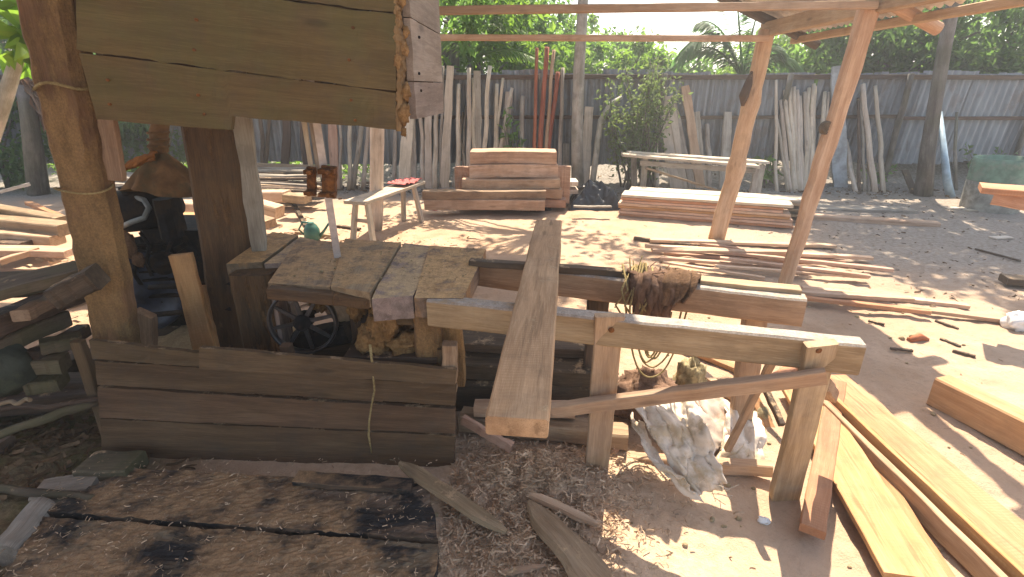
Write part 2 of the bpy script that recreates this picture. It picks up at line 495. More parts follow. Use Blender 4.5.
M['sackgrey'] = plain('dirty_cloth', (.40, .33, .28), .8, .2, 0, .25, 10, (.26, .15, .09), .6, 8, .5)
M['sackgreen'] = plain('mottled_bag', (.33, .27, .15), .7, .2, 0, .5, 18, (.10, .075, .03), .7, 14, .5)
M['tarp'] = plain('black_plastic_sheet', (.016, .018, .022), .30, .6, 0, .4, 12)
M['coverleft'] = plain('orange_cloth', (.30, .125, .035), .85, .2, 0, .3, 14, (.12, .06, .025), .5, 10)
M['cover'] = plain('dirty_canvas', (.165, .095, .045), .85, .2, 0, .35, 14, (.08, .075, .045), .6, 9)
M['red'] = plain('red_cloth', (.50, .15, .14), .8, .2, 0, .3, 30)
M['green'] = plain('green_plastic', (.035, .13, .10), .45, .5, 0, .2, 20)
M['drum'] = plain('concrete_drum', (.30, .285, .24), .85, .2, 0, .3, 9, (.10, .085, .06), .5, 5, .5)
M['drumgreen'] = plain('green_painted_drum', (.15, .235, .165), .7, .3, 0, .25, 9, (.25, .25, .2), .5, 6)
M['bluepole'] = plain('blue_plastic_pipe', (.30, .40, .48), .5, .4, 0, .2, 10)
M['whiteplastic'] = plain('white_plastic', (.72, .72, .70), .45, .4, 0, .12, 20)
M['rock'] = plain('grey_stone', (.05, .055, .042), .85, .2, 0, .4, 8, (.10, .105, .06), .5, 5, .9)
M['concrete'] = plain('grey_weathered_board', (.34, .36, .37), .85, .2, 0, .2, 6, (.18, .17, .15), .5, 4, .4)

def fence_mat(name, col, rust):
    T = NT(name); geo = T.n('NewGeometry'); pos = geo.outputs['Position']
    oi = T.n('ObjectInfo')
    st = T.noise(T.vscale(pos, (9, 0, .8)), 1.6, 5, .6)
    c = T.mix(T.ss(st, .3, .7), tuple(x * .62 for x in col), col)
    n2 = T.noise(pos, 2.6, 6, .65)
    c = T.mix(T.math('MULTIPLY', T.ss(n2, .5, .66), .6), c, rust)
    dr = T.noise(T.vscale(pos, (6, 0, .5)), 2.2, 6, .7)
    c = T.mix(T.math('MULTIPLY', T.ss(dr, .56, .66), .6), c, tuple(x * .8 for x in rust))
    hv = T.n('HueSaturation'); T.l(c, hv.inputs['Color']); T.l(T.math('MULTIPLY_ADD', oi.outputs['Random'], .45, .75), hv.inputs['Value'])
    T.bsdf(hv.outputs[0], .5, .4, T.bump(n2, .15, .01), .08)
    return T.m
M['fence'] = fence_mat('galvanised_fence_sheet', (.25, .28, .305), (.155, .13, .11))
M['sheet'] = fence_mat('old_roof_sheet', (.62, .55, .48), (.42, .30, .20))

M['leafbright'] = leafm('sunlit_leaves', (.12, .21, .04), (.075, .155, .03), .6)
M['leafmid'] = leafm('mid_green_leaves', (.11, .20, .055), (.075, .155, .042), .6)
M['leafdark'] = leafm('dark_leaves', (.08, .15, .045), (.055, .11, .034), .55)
M['leafvine'] = leafm('shrub_leaves', (.12, .17, .06), (.07, .115, .04), .45)
M['palmleaf'] = leafm('palm_leaflets', (.07, .16, .05), (.05, .12, .035), .55)
M['deadfrond'] = leafm('dead_fronds', (.24, .15, .085), (.15, .09, .05), .2)

def ground_mat():
    T = NT('sandy_yard_soil'); geo = T.n('NewGeometry'); pos = geo.outputs['Position']
    n0 = T.noise(pos, .55, 4, .55); n1 = T.noise(pos, 3.2, 7, .65); n2 = T.noise(pos, 26, 6, .7); n3 = T.noise(pos, 140, 3, .7)
    c = T.mix(T.ss(n1, .3, .7), (.38, .25, .16), (.55, .39, .275))
    c = T.mix(T.math('MULTIPLY', T.ss(T.noise(pos, 1.6, 6, .68), .5, .6), .45), c, (.33, .225, .15))
    c = T.mix(T.math('MULTIPLY', T.ss(n0, .42, .62), .6), c, (.48, .355, .255))
    c = T.mix(T.math('MULTIPLY', T.ss(n2, .5, .7), .5), c, (.31, .22, .15))
    c = T.mix(T.math('MULTIPLY', T.ss(n3, .55, .75), .4), c, (.60, .45, .32))
    # grey soil with leaf mould along the fence; tree shade painted grey on the right
    sp = T.n('SeparateXYZ'); T.l(pos, sp.inputs[0])
    back = T.ss(T.math('ADD', sp.outputs[1], T.math('MULTIPLY', n1, 1.4)), 8.1, 9.0)
    right = T.math('MULTIPLY', T.ss(T.math('ADD', sp.outputs[0], T.math('MULTIPLY', n0, 1.6)), 3.2, 4.8), T.ss(sp.outputs[1], 3.0, 5.0))
    mould_and_shade = T.math('MAXIMUM', back, T.math('MULTIPLY', right, .8))
    c = T.mix(mould_and_shade, c, T.mix(T.ss(n2, .35, .65), (.18, .155, .13), (.33, .30, .265)))
    # sawdust trodden in around the saw
    def dist(cx, cy, r0, r1, ky=1.0):
        dx = T.math('SUBTRACT', sp.outputs[0], cx); dy = T.math('MULTIPLY', T.math('SUBTRACT', sp.outputs[1], cy), ky)
        d = T.math('SQRT', T.math('ADD', T.math('MULTIPLY', dx, dx), T.math('MULTIPLY', dy, dy)))
        d = T.math('ADD', d, T.math('MULTIPLY', n1, .5))
        return T.math('SUBTRACT', 1.0, T.ss(d, r0, r1))
    saw = T.mix(T.ss(n2, .3, .7), (.47, .33, .22), (.62, .45, .31))
    c = T.mix(dist(-.1, 1.5, .9, 1.6), c, saw)
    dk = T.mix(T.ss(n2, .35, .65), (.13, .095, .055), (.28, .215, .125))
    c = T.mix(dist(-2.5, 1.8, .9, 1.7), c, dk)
    moss = T.math('MULTIPLY', dist(-2.3, 1.9, .4, 1.1), T.ss(T.noise(pos, 6, 5, .65), .45, .6))
    c = T.mix(T.math('MULTIPLY', moss, .7), c, (.085, .095, .03))
    h = T.math('ADD', T.math('MULTIPLY', n2, .7), T.math('MULTIPLY', n3, .3))
    T.bsdf(c, .95, .12, T.bump(h, .8, .022))
    return T.m
M['ground'] = ground_mat()
ORD = ['first', 'second', 'third', 'fourth', 'fifth', 'sixth', 'seventh', 'eighth', 'ninth', 'tenth', 'eleventh', 'twelfth', 'thirteenth', 'fourteenth', 'fifteenth']

# ------------------------------------------------------------------ the ground: one sheet to the horizon
def bump2(x, y, cx, cy, rx, ry, h):
    d = ((x - cx) / rx) ** 2 + ((y - cy) / ry) ** 2
    return h * math.exp(-d * 1.6)

def gh(x, y):
    near = 1 / (1 + max(0, abs(x) - 6) + max(0, y - 9) + max(0, -y))
    z = .014 * noise.noise((x * 1.1, y * 1.1, 0)) + .015 * noise.noise((x * 3.6, y * 4.2, 3)) + .010 * noise.noise((x * 13, y * 13, 5))
    z += .5 * .006 * noise.noise((x * 31, y * 31, 5))
    k = bump2(x, y, .05, 1.75, .42, .22, 1) + bump2(x, y, -.2, 1.45, .5, .3, .5) + bump2(x, y, -2.25, 1.75, .4, .4, .8)
    z += .05 * k * noise.noise((x * 18, y * 18, 9)) + bump2(x, y, .08, 1.80, .38, .16, .075) + bump2(x, y, -2.3, 1.8, .45, .35, .09)
    z += bump2(x, y, .45, 2.25, .6, .4, .03)
    z += bump2(x, y, -1.9, 3.0, .6, .35, .16) + bump2(x, y, -.75, 2.6, .5, .4, .12)
    if y > 9.08: z += .42 * min(1, (y - 9.08) / .25) * (1 if x > -2.3 else 0)
    return z * (near if y < 9 else 1)

def axis(lo, hi, step, far):
    a = []
    x = lo
    while x <= hi + 1e-6: a.append(x); x += step
    s = step; x = a[-1]
    while x < far: s *= 1.32; x += s; a.append(x)
    s = step; x = a[0]
    while x > -far: s *= 1.32; x -= s; a.insert(0, x)
    return a
gx, gy = axis(-3.4, 3.4, .028, 160), axis(.9, 5.0, .028, 160)
mb = MB()
nx, ny = len(gx), len(gy)
vs = [(x, y, gh(x, y)) for y in gy for x in gx]
mb.add(vs, [(0, 0, 0)] * len(vs), [(j * nx + i, j * nx + i + 1, (j + 1) * nx + i + 1, (j + 1) * nx + i) for j in range(ny - 1) for i in range(nx - 1)], True)
tag(mb.build('ground', M['ground'], origin=(0, 0, 0)), kind='structure')

# ------------------------------------------------------------------ the corrugated fence
def corrugated(mb, x0, x1, z0, z1, y, pitch=.12, amp=.03, lean=0.0, rag=.012):
    o = gofs(); n = int((x1 - x0) / pitch * 6); m = 5; vs, gs, fs = [], [], []
    jag = [rng.uniform(-rag, rag) for _ in range(n + 1)]
    for j in range(m + 1):
        for i in range(n + 1):
            x = x0 + (x1 - x0) * i / n; v = j / m
            z = z0 + (z1 - z0) * v + (jag[i // 6] if j in (0, m) else 0)
            vs.append((x + lean * v * (z1 - z0), y + amp * math.sin(2 * math.pi * (x - x0) / pitch) + .01 * noise.noise((x * 2, z * 2, 1)), z)); gs.append(o + V((z, x, 0)))
    for j in range(m):
        for i in range(n):
            k = j * (n + 1) + i; fs.append((k, k + 1, k + n + 2, k + n + 1))
    mb.add(vs, gs, fs, True)

FY = 9.0
fen = thing('corrugated_fence', 'long grey corrugated metal fence along the back of the yard', 'fence', (0, FY, 0))
x = -9.2; k = 0
while x < 10.5:
    w = rng.uniform(.78, .9)
    m = MB(); corrugated(m, x, x + w + .05, .36 + rng.uniform(-.03, .05), 1.80 + rng.uniform(-.03, .05), FY + (.008 if k % 2 else -.008), lean=(.10 if x > 4.6 else rng.uniform(-.01, .02)))
    m.build('sheet', M['fence'], fen); x += w; k += 1
for (z, w) in ((1.73, .07), (1.12, .055)):
    for (xa, xb) in ((-9.2, -5.1), (-5.1, -1.4), (-1.4, 2.4), (2.4, 6.3), (6.3, 10.4)):
        m = MB(); plank(m, (xa, FY - .05, z + rng.uniform(-.02, .02)), (xb, FY - .05, z + rng.uniform(-.02, .02)), .05, w, jit=.004); m.build('rail', M['dark'], fen)
for x in (-7.1, -5.1, -3.2, -1.4, .5, 2.4, 4.4, 6.3, 8.4):
    m = MB(); tube(m, line((x, FY - .13, -.05), (x + rng.uniform(-.03, .03), FY - .12, 1.78), 8, wob=.03), .045, 8, .15); m.build('fence_post', M['bark'], fen)

# ------------------------------------------------------------------ trees and plants
def tree(name, label, cat, trunk, rad, crowns, leafmat, barkmat='bark', L=.16, W=.075, group=None, limbs=True, droop=.4):
    base = V(trunk[0])
    t = thing(name, label, cat, base, group)
    m = MB(); tube(m, trunk, rad, 10, .14)
    mc = MB()
    for (c, rx, ry, rz, n) in crowns:
        cl = leaves(mc, c, rx, ry, rz, n, L, W, droop)
        if limbs:
            src = V(trunk[-1])
            for q, k in rng.sample(cl, min(len(cl), 9)):
                mid = (src + q) * .5 + rdir() * .2
                tube(m, [src - V((0, 0, .15)), mid, q], [rad[-1] * .6, rad[-1] * .35, .008], 6, .1)
    m.build('trunk', M[barkmat], t)
    mc.build('crown', M[leafmat], t)
    return t

def up(px, py, Y): return P(px, py, Y)

b = up(578, 181, 8.55); b.z = 0
M['lichen'] = M['palebark']
tree('slender_tree', 'slender tree with lichen-spotted trunk rising between the red poles and the leafy shrub', 'tree',
     [b, up(577, 130, 8.55), up(579, 70, 8.55), up(582, 20, 8.55), up(585, -40, 8.5), up(588, -120, 8.4)], [.105, .09, .085, .08, .07, .055],
     [((1.15, 8.1, 5.2), 1.3, 1.1, .8, 700), ((.5, 7.6, 4.9), .9, .8, .5, 260), (up(470, 8, 8.3), .75, .5, .35, 420)], 'leafmid', 'palebark')
b = up(922, 197, 8.1); b.z = 0
tree('leaning_tree', 'brown leaning tree trunk in front of the fence beside the blue pipe', 'tree',
     [b, up(928, 150, 8.1), up(936, 100, 8.1), up(945, 45, 8.1), up(960, -30, 8.0), up(985, -150, 7.9)], [.12, .10, .09, .085, .075, .06],
     [((6.1, 9.4, 5.4), 2.0, 1.8, .9, 7500), ((5.2, 8.4, 5.6), 1.1, 1.3, .7, 2600), ((6.8, 7.6, 5.0), 1.3, 1.7, .7, 3600)], 'leafmid')
far = [
    (455, 18, 10.6, 1.5, 'leafbright', 'bright green bushy tree behind the fence next to the saw hood'),
    (512, 52, 11.6, 1.25, 'leafbright', 'sunlit yellow-green tree behind the red poles'),
    (556, 66, 13.0, 1.15, 'leafmid', 'small rounded green tree behind the slender trunk'),
    (622, 82, 12.0, 1.0, 'leafbright', 'low bright tree just topping the fence behind the leafy shrub'),
    (668, 84, 12.6, .85, 'leafmid', 'low hazy green tree left of the palm'),
    (800, 66, 13.0, 1.35, 'leafbright', 'light green tree between the two leaning roof poles'),
    (862, 48, 11.2, 1.5, 'leafmid', 'dense green tree behind the second roof pole'),
    (940, 42, 10.6, 1.65, 'leafdark', 'dark dense tree behind the leaning brown trunk'),
    (1016, 30, 10.2, 1.7, 'leafmid', 'broad green tree over the fence above the drum'),
    (985, 84, 9.9, .75, 'leafdark', 'low dark bush pushing over the fence near the drum'),
    (22, 62, 11.5, 1.6, 'leafdark', 'shaded dark tree behind the fence beyond the pale young trunk'),
    (480, 30, 12.6, 1.7, 'leafmid', 'tall green tree filling the gap between the saw hood and the red poles'),
    (600, 70, 14.0, 1.3, 'leafmid', 'pale far tree right of the slender trunk'),
    (548, 40, 14.5, 1.2, 'leafbright', 'hazy sunlit tree crown farthest behind the red poles'),
    (760, 74, 14.0, 1.2, 'leafbright', 'low bright tree behind the palm'),
    (900, 28, 12.0, 1.7, 'leafmid', 'tall leafy tree between the second roof pole and the leaning trunk'),
    (-90, 40, 11.0, 1.9, 'leafdark', 'deep green tree at the far corner of the yard'),
]
for (px, py, Y, r, lm, lab) in far:
    c = up(px, py, Y)
    tree('background_tree', lab, 'tree', [(c.x + .1, Y, .3), (c.x - .05, Y, c.z * .55), (c.x, Y, c.z)], [.13, .1, .06],
         [(c, r * 1.15, r * .8, r * .85, int(2000 * r)), (c + V((rng.uniform(-.6, .6), 0, -r * .75)), r * .9, r * .6, r * .5, int(500 * r))], lm, L=.17 if lm != 'leafdark' else .2, W=.08, group='trees beyond the fence')

def frond(mb, base, tip, sag, n=44, L=.5, W=.075, rise=0.0):
    pts = line(base, tip, 12)
    for i, p in enumerate(pts):
        u = i / 12; p.z += rise * 4 * u * (1 - u) - sag * u * u
    tube(mb, pts, [.022 * (1 - .8 * i / 12) + .004 for i in range(13)], 5)
    for i in range(n):
        u = .12 + .88 * i / n; f = u * 12; a = int(min(11, f)); p = pts[a].lerp(pts[a + 1], f - a)
        d = (pts[a + 1] - pts[a]).normalized(); s = d.cross(V((0, 0, 1))).normalized()
        ll = L * (1 - .65 * abs(u - .4))
        for sg in (-1, 1):
            leaf(mb, p, d * .7 + s * sg * .9 + V((0, 0, -.55)) + rdir() * .12, V((0, 0, 1)), ll, W, .1)

pc = up(742, 80, 10.4)
pt = thing('palm', 'palm with arching green fronds above the fence under the roof edge', 'palm', (pc.x, pc.y, .4))
m = MB(); tube(m, [(pc.x, pc.y, .3), (pc.x, pc.y, pc.z - .3), (pc.x, pc.y, pc.z)], [.16, .14, .1], 10, .2); m.build('trunk', M['bark'], pt)
for (tx, ty, sag, rise) in ((655, 72, .25, .55), (702, 18, .05, .25), (735, -12, 0, .1), (788, 42, .2, .3), (810, 70, .2, .4), (680, 45, .15, .5), (760, 5, 0, .2)):
    m = MB(); frond(m, pc, up(tx, ty, 10.4 + rng.uniform(-.5, .6)), sag, L=.55, rise=rise); m.build('frond', M['palmleaf'], pt)
pc = up(470, 62, 9.7)
pt = thing('young_palm', 'yellow-green feathery palm fronds showing over the fence beside the saw hood', 'palm', (pc.x, pc.y, .4))
m = MB(); tube(m, [(pc.x, pc.y, .3), (pc.x, pc.y, pc.z)], [.09, .06], 8, .2); m.build('trunk', M['bark'], pt)
for (tx, ty, sag, rise) in ((548, 58, .12, .2), (530, 30, .1, .3), (452, 20, .05, .2), (500, 15, .1, .2), (430, 50, .2, .3)):
    m = MB(); frond(m, pc, up(tx, ty, 9.7 + rng.uniform(-.3, .4)), sag, L=.42, W=.035, rise=rise); m.build('frond', M['leafbright'], pt)

for (bx, bw, n, lab) in ((-8.3, 1.3, 2400, 'dense dark bush in the shaded left corner behind the banana plant'), (-5.6, 1.0, 2000, 'dark leafy bush by the fence behind the canvas cover')):
    tree('dark_bush', lab, 'bush', [(bx, 8.6, 0), (bx, 8.6, .6)], [.05, .03], [((bx, 8.6, .95), bw, .5, .95, n)], 'leafdark', L=.14, W=.065)
t = tree('added_shade_tree', 'big dark tree added out of view to shade the left corner of the yard', 'tree', [(-6.5, 9.6, 0), (-6.2, 9.6, 2), (-5.6, 9.5, 3.6)], [.2, .17, .1], [((-6.3, 9.8, 4.9), 2.3, 1.8, 1.0, 5200)], 'leafdark', L=.2, W=.1)  # crown above the frame, put in to throw shade on the left corner
# leafy shrub in front of the fence
b = up(640, 186, 8.5); b.z = 0
t = thing('leafy_shrub', 'tall sprawling leafy shrub climbing the fence left of the plank table', 'shrub', b)
m = MB(); mc = MB()
for i in range(22):
    tip = up(rng.uniform(606, 696), rng.uniform(58, 110), rng.uniform(8.2, 8.8))
    if i < 5: tip = up(rng.uniform(606, 640), rng.uniform(110, 165), 8.3)
    s = b + V((rng.uniform(-.3, .25), rng.uniform(-.1, .1), 0))
    mid = s.lerp(tip, .55) + V((rng.uniform(-.12, .12), 0, .2))
    tube(m, [s, mid, tip], [.02, .013, .005], 6)
    for k in range(95):
        u = rng.uniform(.12, 1) ** .8; p = (s.lerp(mid, u / .55) if u < .55 else mid.lerp(tip, (u - .55) / .45)) + rdir() * rng.uniform(.02, .2)
        leaf(mc, p, rdir() + V((0, 0, -.5)), rdir() + V((0, -.4, .6)), rng.uniform(.06, .10), rng.uniform(.035, .05))
m.build('stem', M['bark'], t); mc.build('foliage', M['leafvine'], t)

def small_plant(name, label, px, py, Y, n, spread, hgt, L, W, lm='leafmid', z0=None):
    b = up(px, py, Y); b.z = 0 if z0 is None else z0
    t = thing(name, label, 'plant', b); m = MB(); mc = MB()
    for i in range(n):
        tip = b + V((rng.uniform(-spread, spread), rng.uniform(-spread, spread) * .6, hgt * rng.uniform(.55, 1)))
        tube(m, [b, b.lerp(tip, .5) + V((0, 0, .08)), tip], [.012, .008, .004], 5)
        for k in range(9):
            leaf(mc, b.lerp(tip, rng.uniform(.5, 1)) + rdir() * .03, rdir() + V((0, 0, -.2)), rdir() + V((0, 0, 1)), L * rng.uniform(.7, 1.2), W)
    m.build('stem', M['bark'], t); mc.build('foliage', lm if not isinstance(lm, str) else M[lm], t)
small_plant('sapling', 'green sapling with drooping leaves among the sticks above the brown boards', 512, 160, 8.6, 7, .18, 1.35, .16, .06)
small_plant('papaya_seedling', 'small green seedling beside the bundle of pale sticks', 764, 190, 8.6, 6, .2, .6, .2, .09)
small_plant('weed', 'low weed growing under the fence between the sticks and leaning tree', 872, 190, 8.8, 6, .25, .35, .12, .05)
small_plant('weed', 'straggly green weed at the fence foot behind the drum', 985, 175, 8.7, 8, .35, .7, .12, .05, 'leafdark')
# young pale-trunked tree at the left edge
b = up(-40, 210, 5.2); b.z = 0
tree('young_tree', 'pale young tree leaning in at the left edge with broad green leaves', 'tree',
     [b, up(-12, 150, 5.2), up(6, 95, 5.2), up(20, 50, 5.2), up(30, 15, 5.2)], [.07, .065, .06, .05, .03],
     [(up(8, 32, 5.1), .28, .2, .22, 40), (up(0, 60, 5.3), .2, .2, .15, 16)], 'leafbright', 'palebark', L=.26, W=.15, limbs=False)
b = up(30, 170, 8.2); b.z = 0
t = thing('banana_plant', 'dead drooping banana plant in the shade beside the pale young tree', 'plant', b)
m = MB(); tube(m, [b, up(30, 120, 8.2), up(22, 85, 8.2)], [.14, .12, .08], 9, .2); m.build('stem', M['bark'], t)
for k in range(8):
    s = up(22, 86, 8.2); m = MB(); e = s + V((rng.uniform(-.5, .6), rng.uniform(-.3, .3), rng.uniform(-1.1, -.5)))
    tube(m, [s, s.lerp(e, .4) + V((0, 0, .3)), e], [.03, .02, .005], 5)
    for q in range(8): leaf(m, s.lerp(e, q / 8) + V((0, 0, .15)), (e - s).normalized() + rdir() * .4, rdir(), .35, .09)
    m.build('frond', M['deadfrond'], t)

# undergrowth lit behind the gap below the fence, far side
m = MB()
for k in range(2600):
    p = V((rng.uniform(-8.5, -2.6), rng.uniform(9.4, 11.5), rng.uniform(0, .55)))
    leaf(m, p, rdir() + V((0, 0, .4)), rdir() + V((0, 0, 1)), rng.uniform(.1, .2), .06)
tag(m.build('undergrowth', M['leafbright']), kind='stuff')

# ------------------------------------------------------------------ sheds: the saw shed over the machine, the lean-to on the right
def roof_sheet(mb, x0, x1, y0, y1, zf, pitch=.09, amp=.016, along='x'):
    """corrugations run down the slope (x)."""
    n = int((y1 - y0) / pitch * 6); m = 6; o = gofs(); vs, gs, fs = [], [], []
    for i in range(n + 1):
        y = y0 + (y1 - y0) * i / n
        for j in range(m + 1):
            x = x0 + (x1 - x0) * j / m
            vs.append((x, y, zf(x) + amp * math.sin(2 * math.pi * (y - y0) / pitch))); gs.append(o + V((x, y, 0)))
    for i in range(n):
        for j in range(m):
            k = i * (m + 1) + j; fs.append((k, k + 1, k + m + 2, k + m + 1))
    mb.add(vs, gs, fs, True)

shed = thing('saw_shed', 'open timber saw shed with rough brown posts standing over the saw', 'shed', (-1.6, 2.5, 0))
p0, p1 = P(113, 352, 2.15), P(52, -6, 2.15); p0.z = 0; top = p0 + (p1 - p0) * (3.0 / p1.z)
m = MB(); plank(m, p0 + V((-.01, 0, 0)), top + V((-.01, 0, 0)), .165, .12, up=(0, -1, 0), segs=70, jit=.004, waney=.013, w2=.225, ch=.03); o = m.build('post', M['post'], shed); tag(o, 'thick rough post furred with sawdust, tied round with string')
c = P(66, 86, 2.12); mm = MB()
pts = [c + V((.104 * math.cos(a), .08 * math.sin(a), .012 * math.sin(3 * a))) for a in [i * math.pi / 12 for i in range(25)]]
tube(mm, pts, .006, 6); mm.build('string', M['rope'], o); mm = MB(); c = P(84, 186, 2.12)
pts = [c + V((.102 * math.cos(a), .08 * math.sin(a), .01 * math.sin(2 * a) - .01)) for a in [i * math.pi / 12 for i in range(25)]]
tube(mm, pts, .004, 6); mm.build('string', M['rope'], o)
a, bq = P(115, 180, 2.16), P(104, 112, 2.16)
m = MB(); plank(m, a, bq, .085, .03, up=(0, -1, 0), segs=8, jit=.003); m.build('batten', M['tan'], shed)
p0, p1 = P(243, 352, 2.75), P(214, 120, 2.75); p0.z = 0; top = p0 + (p1 - p0) * (3.0 / p1.z)
p0.x += .02; m = MB(); plank(m, p0, top, .30, .2, up=(0, -1, 0), segs=30, jit=.003, waney=.014, w2=.25, ch=.03); tag(m.build('post', M['darkpost'], shed), 'thick dark brown post between the engine and the saw')
a, bq = P(259, 245, 2.60), P(240, 100, 2.60)
m = MB(); plank(m, a + (a - bq) * .3, bq + (bq - a) * .2, .078, .035, up=(.15, -1, 0), segs=12, jit=.003, waney=.01); m.build('cheek_board', M['grey'], shed)
p0, p1 = P(376, 232, 6.0), P(377, 110, 6.0); p0.z = 0; top = p0 + (p1 - p0) * (3.05 / p1.z)
m = MB(); tube(m, line(p0, top, 12, wob=.03), .08, 10, .08); tag(m.build('post', M['palewood'], shed), 'pale round post behind the low bench')
for (x, y) in ((-5.2, 2.2), (-5.2, -2.5), (-.9, -2.5)):
    m = MB(); tube(m, line((x, y, 0), (x, y, 3), 6, wob=.03), .08, 8, .1); 
    m.build('post', M['pole'], shed)
for (x0, x1, y0, y1) in ((-5.6, -1.95, 4.0, 5.3), (-2.0, .85, 4.0, 7.0), (-5.6, .85, 2.1, 4.05), (-5.6, -.5, .3, 2.15), (-5.6, -.5, -2.9, .35)):  # outline of these unseen roof sheets is shaped to steer sun and shade
    m = MB(); roof_sheet(m, x0, x1, y0, y1, lambda x: 3.12 - .04 * (x - 1.4) * 0); m.build('roof', M['sheet'], shed)
for y in (-1.0, 1.0, 2.9, 5.6):
    m = MB(); plank(m, (-5.5, y, 3.03), (.82 if y > 2 else -.55, y, 3.03), .09, .12); m.build('purlin', M['dark'], shed)

lt = thing('lean_to', 'open lean-to of peeled poles carrying a rusty corrugated roof', 'shelter', (2.3, 4.6, 0))
A0, A1 = P(716, 243, 5.6), P(768, 30, 5.6); A0.z = 0
B1 = P(871, 3, 4.0); B0 = P(782, 292, 4.0); B0.z = 0
def pole_pts(a, b, n, wob): return line(a, b, n, wob=wob)
m = MB(); tube(m, pole_pts(A0, A1, 16, .045), [.088 - .012 * i / 16 + (.016 if i in (6, 11) else 0) for i in range(17)], 14, .1)
tag(m.build('pole', M['pole'], lt), 'crooked peeled pole with dark scar, farther from the saw')
m = MB(); plank(m, B0, B1, .10, .085, up=(0, -1, 0), segs=16, jit=.003, waney=.012, w2=.135, ch=.022)
pole = m.build('pole', M['pole'], lt); tag(pole, 'squared pale pole with a round knot, nearer the saw')
kn = P(828, 128, 3.98); d = (B1 - B0).normalized()
m = MB(); lathe(m, kn + V((0, .03, 0)), (0, -1, 0), [(0, .052), (.034, .05), (.046, .043), (.042, .036), (.046, .030), (.040, .022), (.044, .014), (.042, .0001)], 18); m.build('knot', M['dark'], pole)
sp = P(746, 90, 5.52); m = MB(); tube(m, [sp + V((.03, 0, .17)), sp + V((.01, -.01, .05)), sp + V((-.015, -.01, -.06)), sp + V((-.01, .0, -.15))], [.012, .04, .045, .014], 8, .3); m.build('scar', M['dark'], bpy.data.objects['pole'])
# cross beams
for (Y, ya, yb, x0, x1, tk) in ((4.0, 11, 5, 405, 876, .05), (5.6, 37.5, 38.5, 405, 768, .055)):
    a, bq = P(x0, ya, Y - .07), P(x1, yb, Y - .07)
    m = MB(); plank(m, a, bq, .06, tk, segs=12, jit=.003); m.build('beam', M['redbrown'] if Y < 5 else M['pink'], lt)
# eave beam and outer purlin
ez = 2.06
EB0, EB1 = V((A1.x + .03, 5.75, A1.z + .01)), V((A1.x + .03, 2.88, A1.z + .03))
m = MB(); plank(m, EB0, EB1, .09, .13, segs=14, jit=.004, waney=.01); m.build('eave_beam', M['pole'], lt)
sl = .40
zr = lambda x: A1.z + .15 - sl * (x - A1.x)
zu = zr(A1.x + .36) - .085
m = MB(); plank(m, (A1.x + .36, 5.8, zu), (A1.x + .36, 3.15, zu + .02), .06, .06, segs=12, jit=.003); m.build('purlin', M['pole'], lt)
for i, y in enumerate((5.62, 4.05, 2.95)):
    xa, xb = A1.x - (.80 if i < 2 else .05), A1.x + .55
    m = MB(); tube(m, line((xa, y + .06, zr(xa) - .03), (xb, y + .06, zr(xb) - .06), 8, wob=.02), [.045] * 9 if i < 2 else [.055] * 9, 10, .08)
    m.build('rafter', M['dark'] if i == 0 else M['pole'], lt)
for (y0, y1, xl, xr) in ((5.25, 5.95, -.55, .45), (4.45, 5.3, -.28, .45), (3.75, 4.5, -.10, .44)):
    m = MB(); roof_sheet(m, A1.x + xl, A1.x + xr, y0, y1, lambda x: zr(x) + .03); m.build('roof', M['sheet'], lt)
# ------------------------------------------------------------------ the band saw
ZT = .80
saw = thing('band_saw', 'home-made timber band saw with boarded hood, blade and spoked wheel', 'saw', (-.95, 2.3, 0))
# skirt: four rows of boards
def skp(px, py): 
    u = (px - 95) / 363.0
    return P(px, py, 1.98 - .07 * u)
# x left/right edges follow the picture; rows given by their top and bottom at both ends
rows = [((93, 338), (203, 351), (203, 364.5), (96, 356.5)),
        ((205, 343), (458, 365), (456, 379.5), (205, 364)),
        ((98, 358.5), (457, 382.5), (456, 402.5), (101, 382.5)),
        ((101, 384.5), (456, 407), (456, 431), (104, 415)),
        ((104, 416.5), (456, 433), (455, 468), (107, 458))]
sk = thing_part = None
m = MB()
for i, q in enumerate(rows):
    c = [skp(*p) for p in q]
    if i == 1: c = [p + V((0, -.02, 0)) for p in c]
    if i == 4:
        c[2].z = c[3].z = .0
    m = MB(); slab(m, c[3], c[2], c[1], c[0], .022, 22, 3, .0022, (.004, .004, .005, .004)); m.build('skirt_board', M['skirt'], saw)
for px in (106, 300, 447):
    p = skp(px, 460); p.y += .06; p.z = 0
    m = MB(); plank(m, p, p + V((0, 0, .56)), .05, .04, up=(0, 1, 0), jit=.003); m.build('skirt_post', M['skirt'], saw)
a = skp(451, 370); m = MB(); plank(m, a + V((-.01, .01, -.1)), a + V((0, .01, .12)), .06, .05, up=(0, 1, 0)); m.build('skirt_post', M['tan'], saw)

# table slabs, all about 0.8 m up
def top(pts, t, mat, rag=(.004, .006, .004, .006), z=ZT, name='table_slab', grain='u', nu=16, nv=5, dz=0):
    c = [G(px, py, z) + V((0, 0, dz)) for px, py in pts]      # near-left, near-right, far-right, far-left
    m = MB(); slab(m, c[0] - V((0, 0, t)), c[1] - V((0, 0, t)), c[2] - V((0, 0, t)), c[3] - V((0, 0, t)), t, nu, nv, .0008, tuple(r * .45 for r in rag), grain)
    return m.build(name, M[mat], saw)
top([(226, 264), (262, 262), (298, 235), (272, 232)], .09, 'slabtop', grain='v')
top([(264, 263), (282, 262), (318, 240), (300, 236)], .07, 'slabpurple', grain='v', dz=-.004)
top([(268, 284), (330, 288), (344, 243), (298, 240)], .06, 'slabgrey', grain='v', dz=.004)
top([(331, 288), (370, 294), (401, 244), (345, 240)], .068, 'slabgrey', grain='v', dz=.008, rag=(.003, .015, .004, .003))
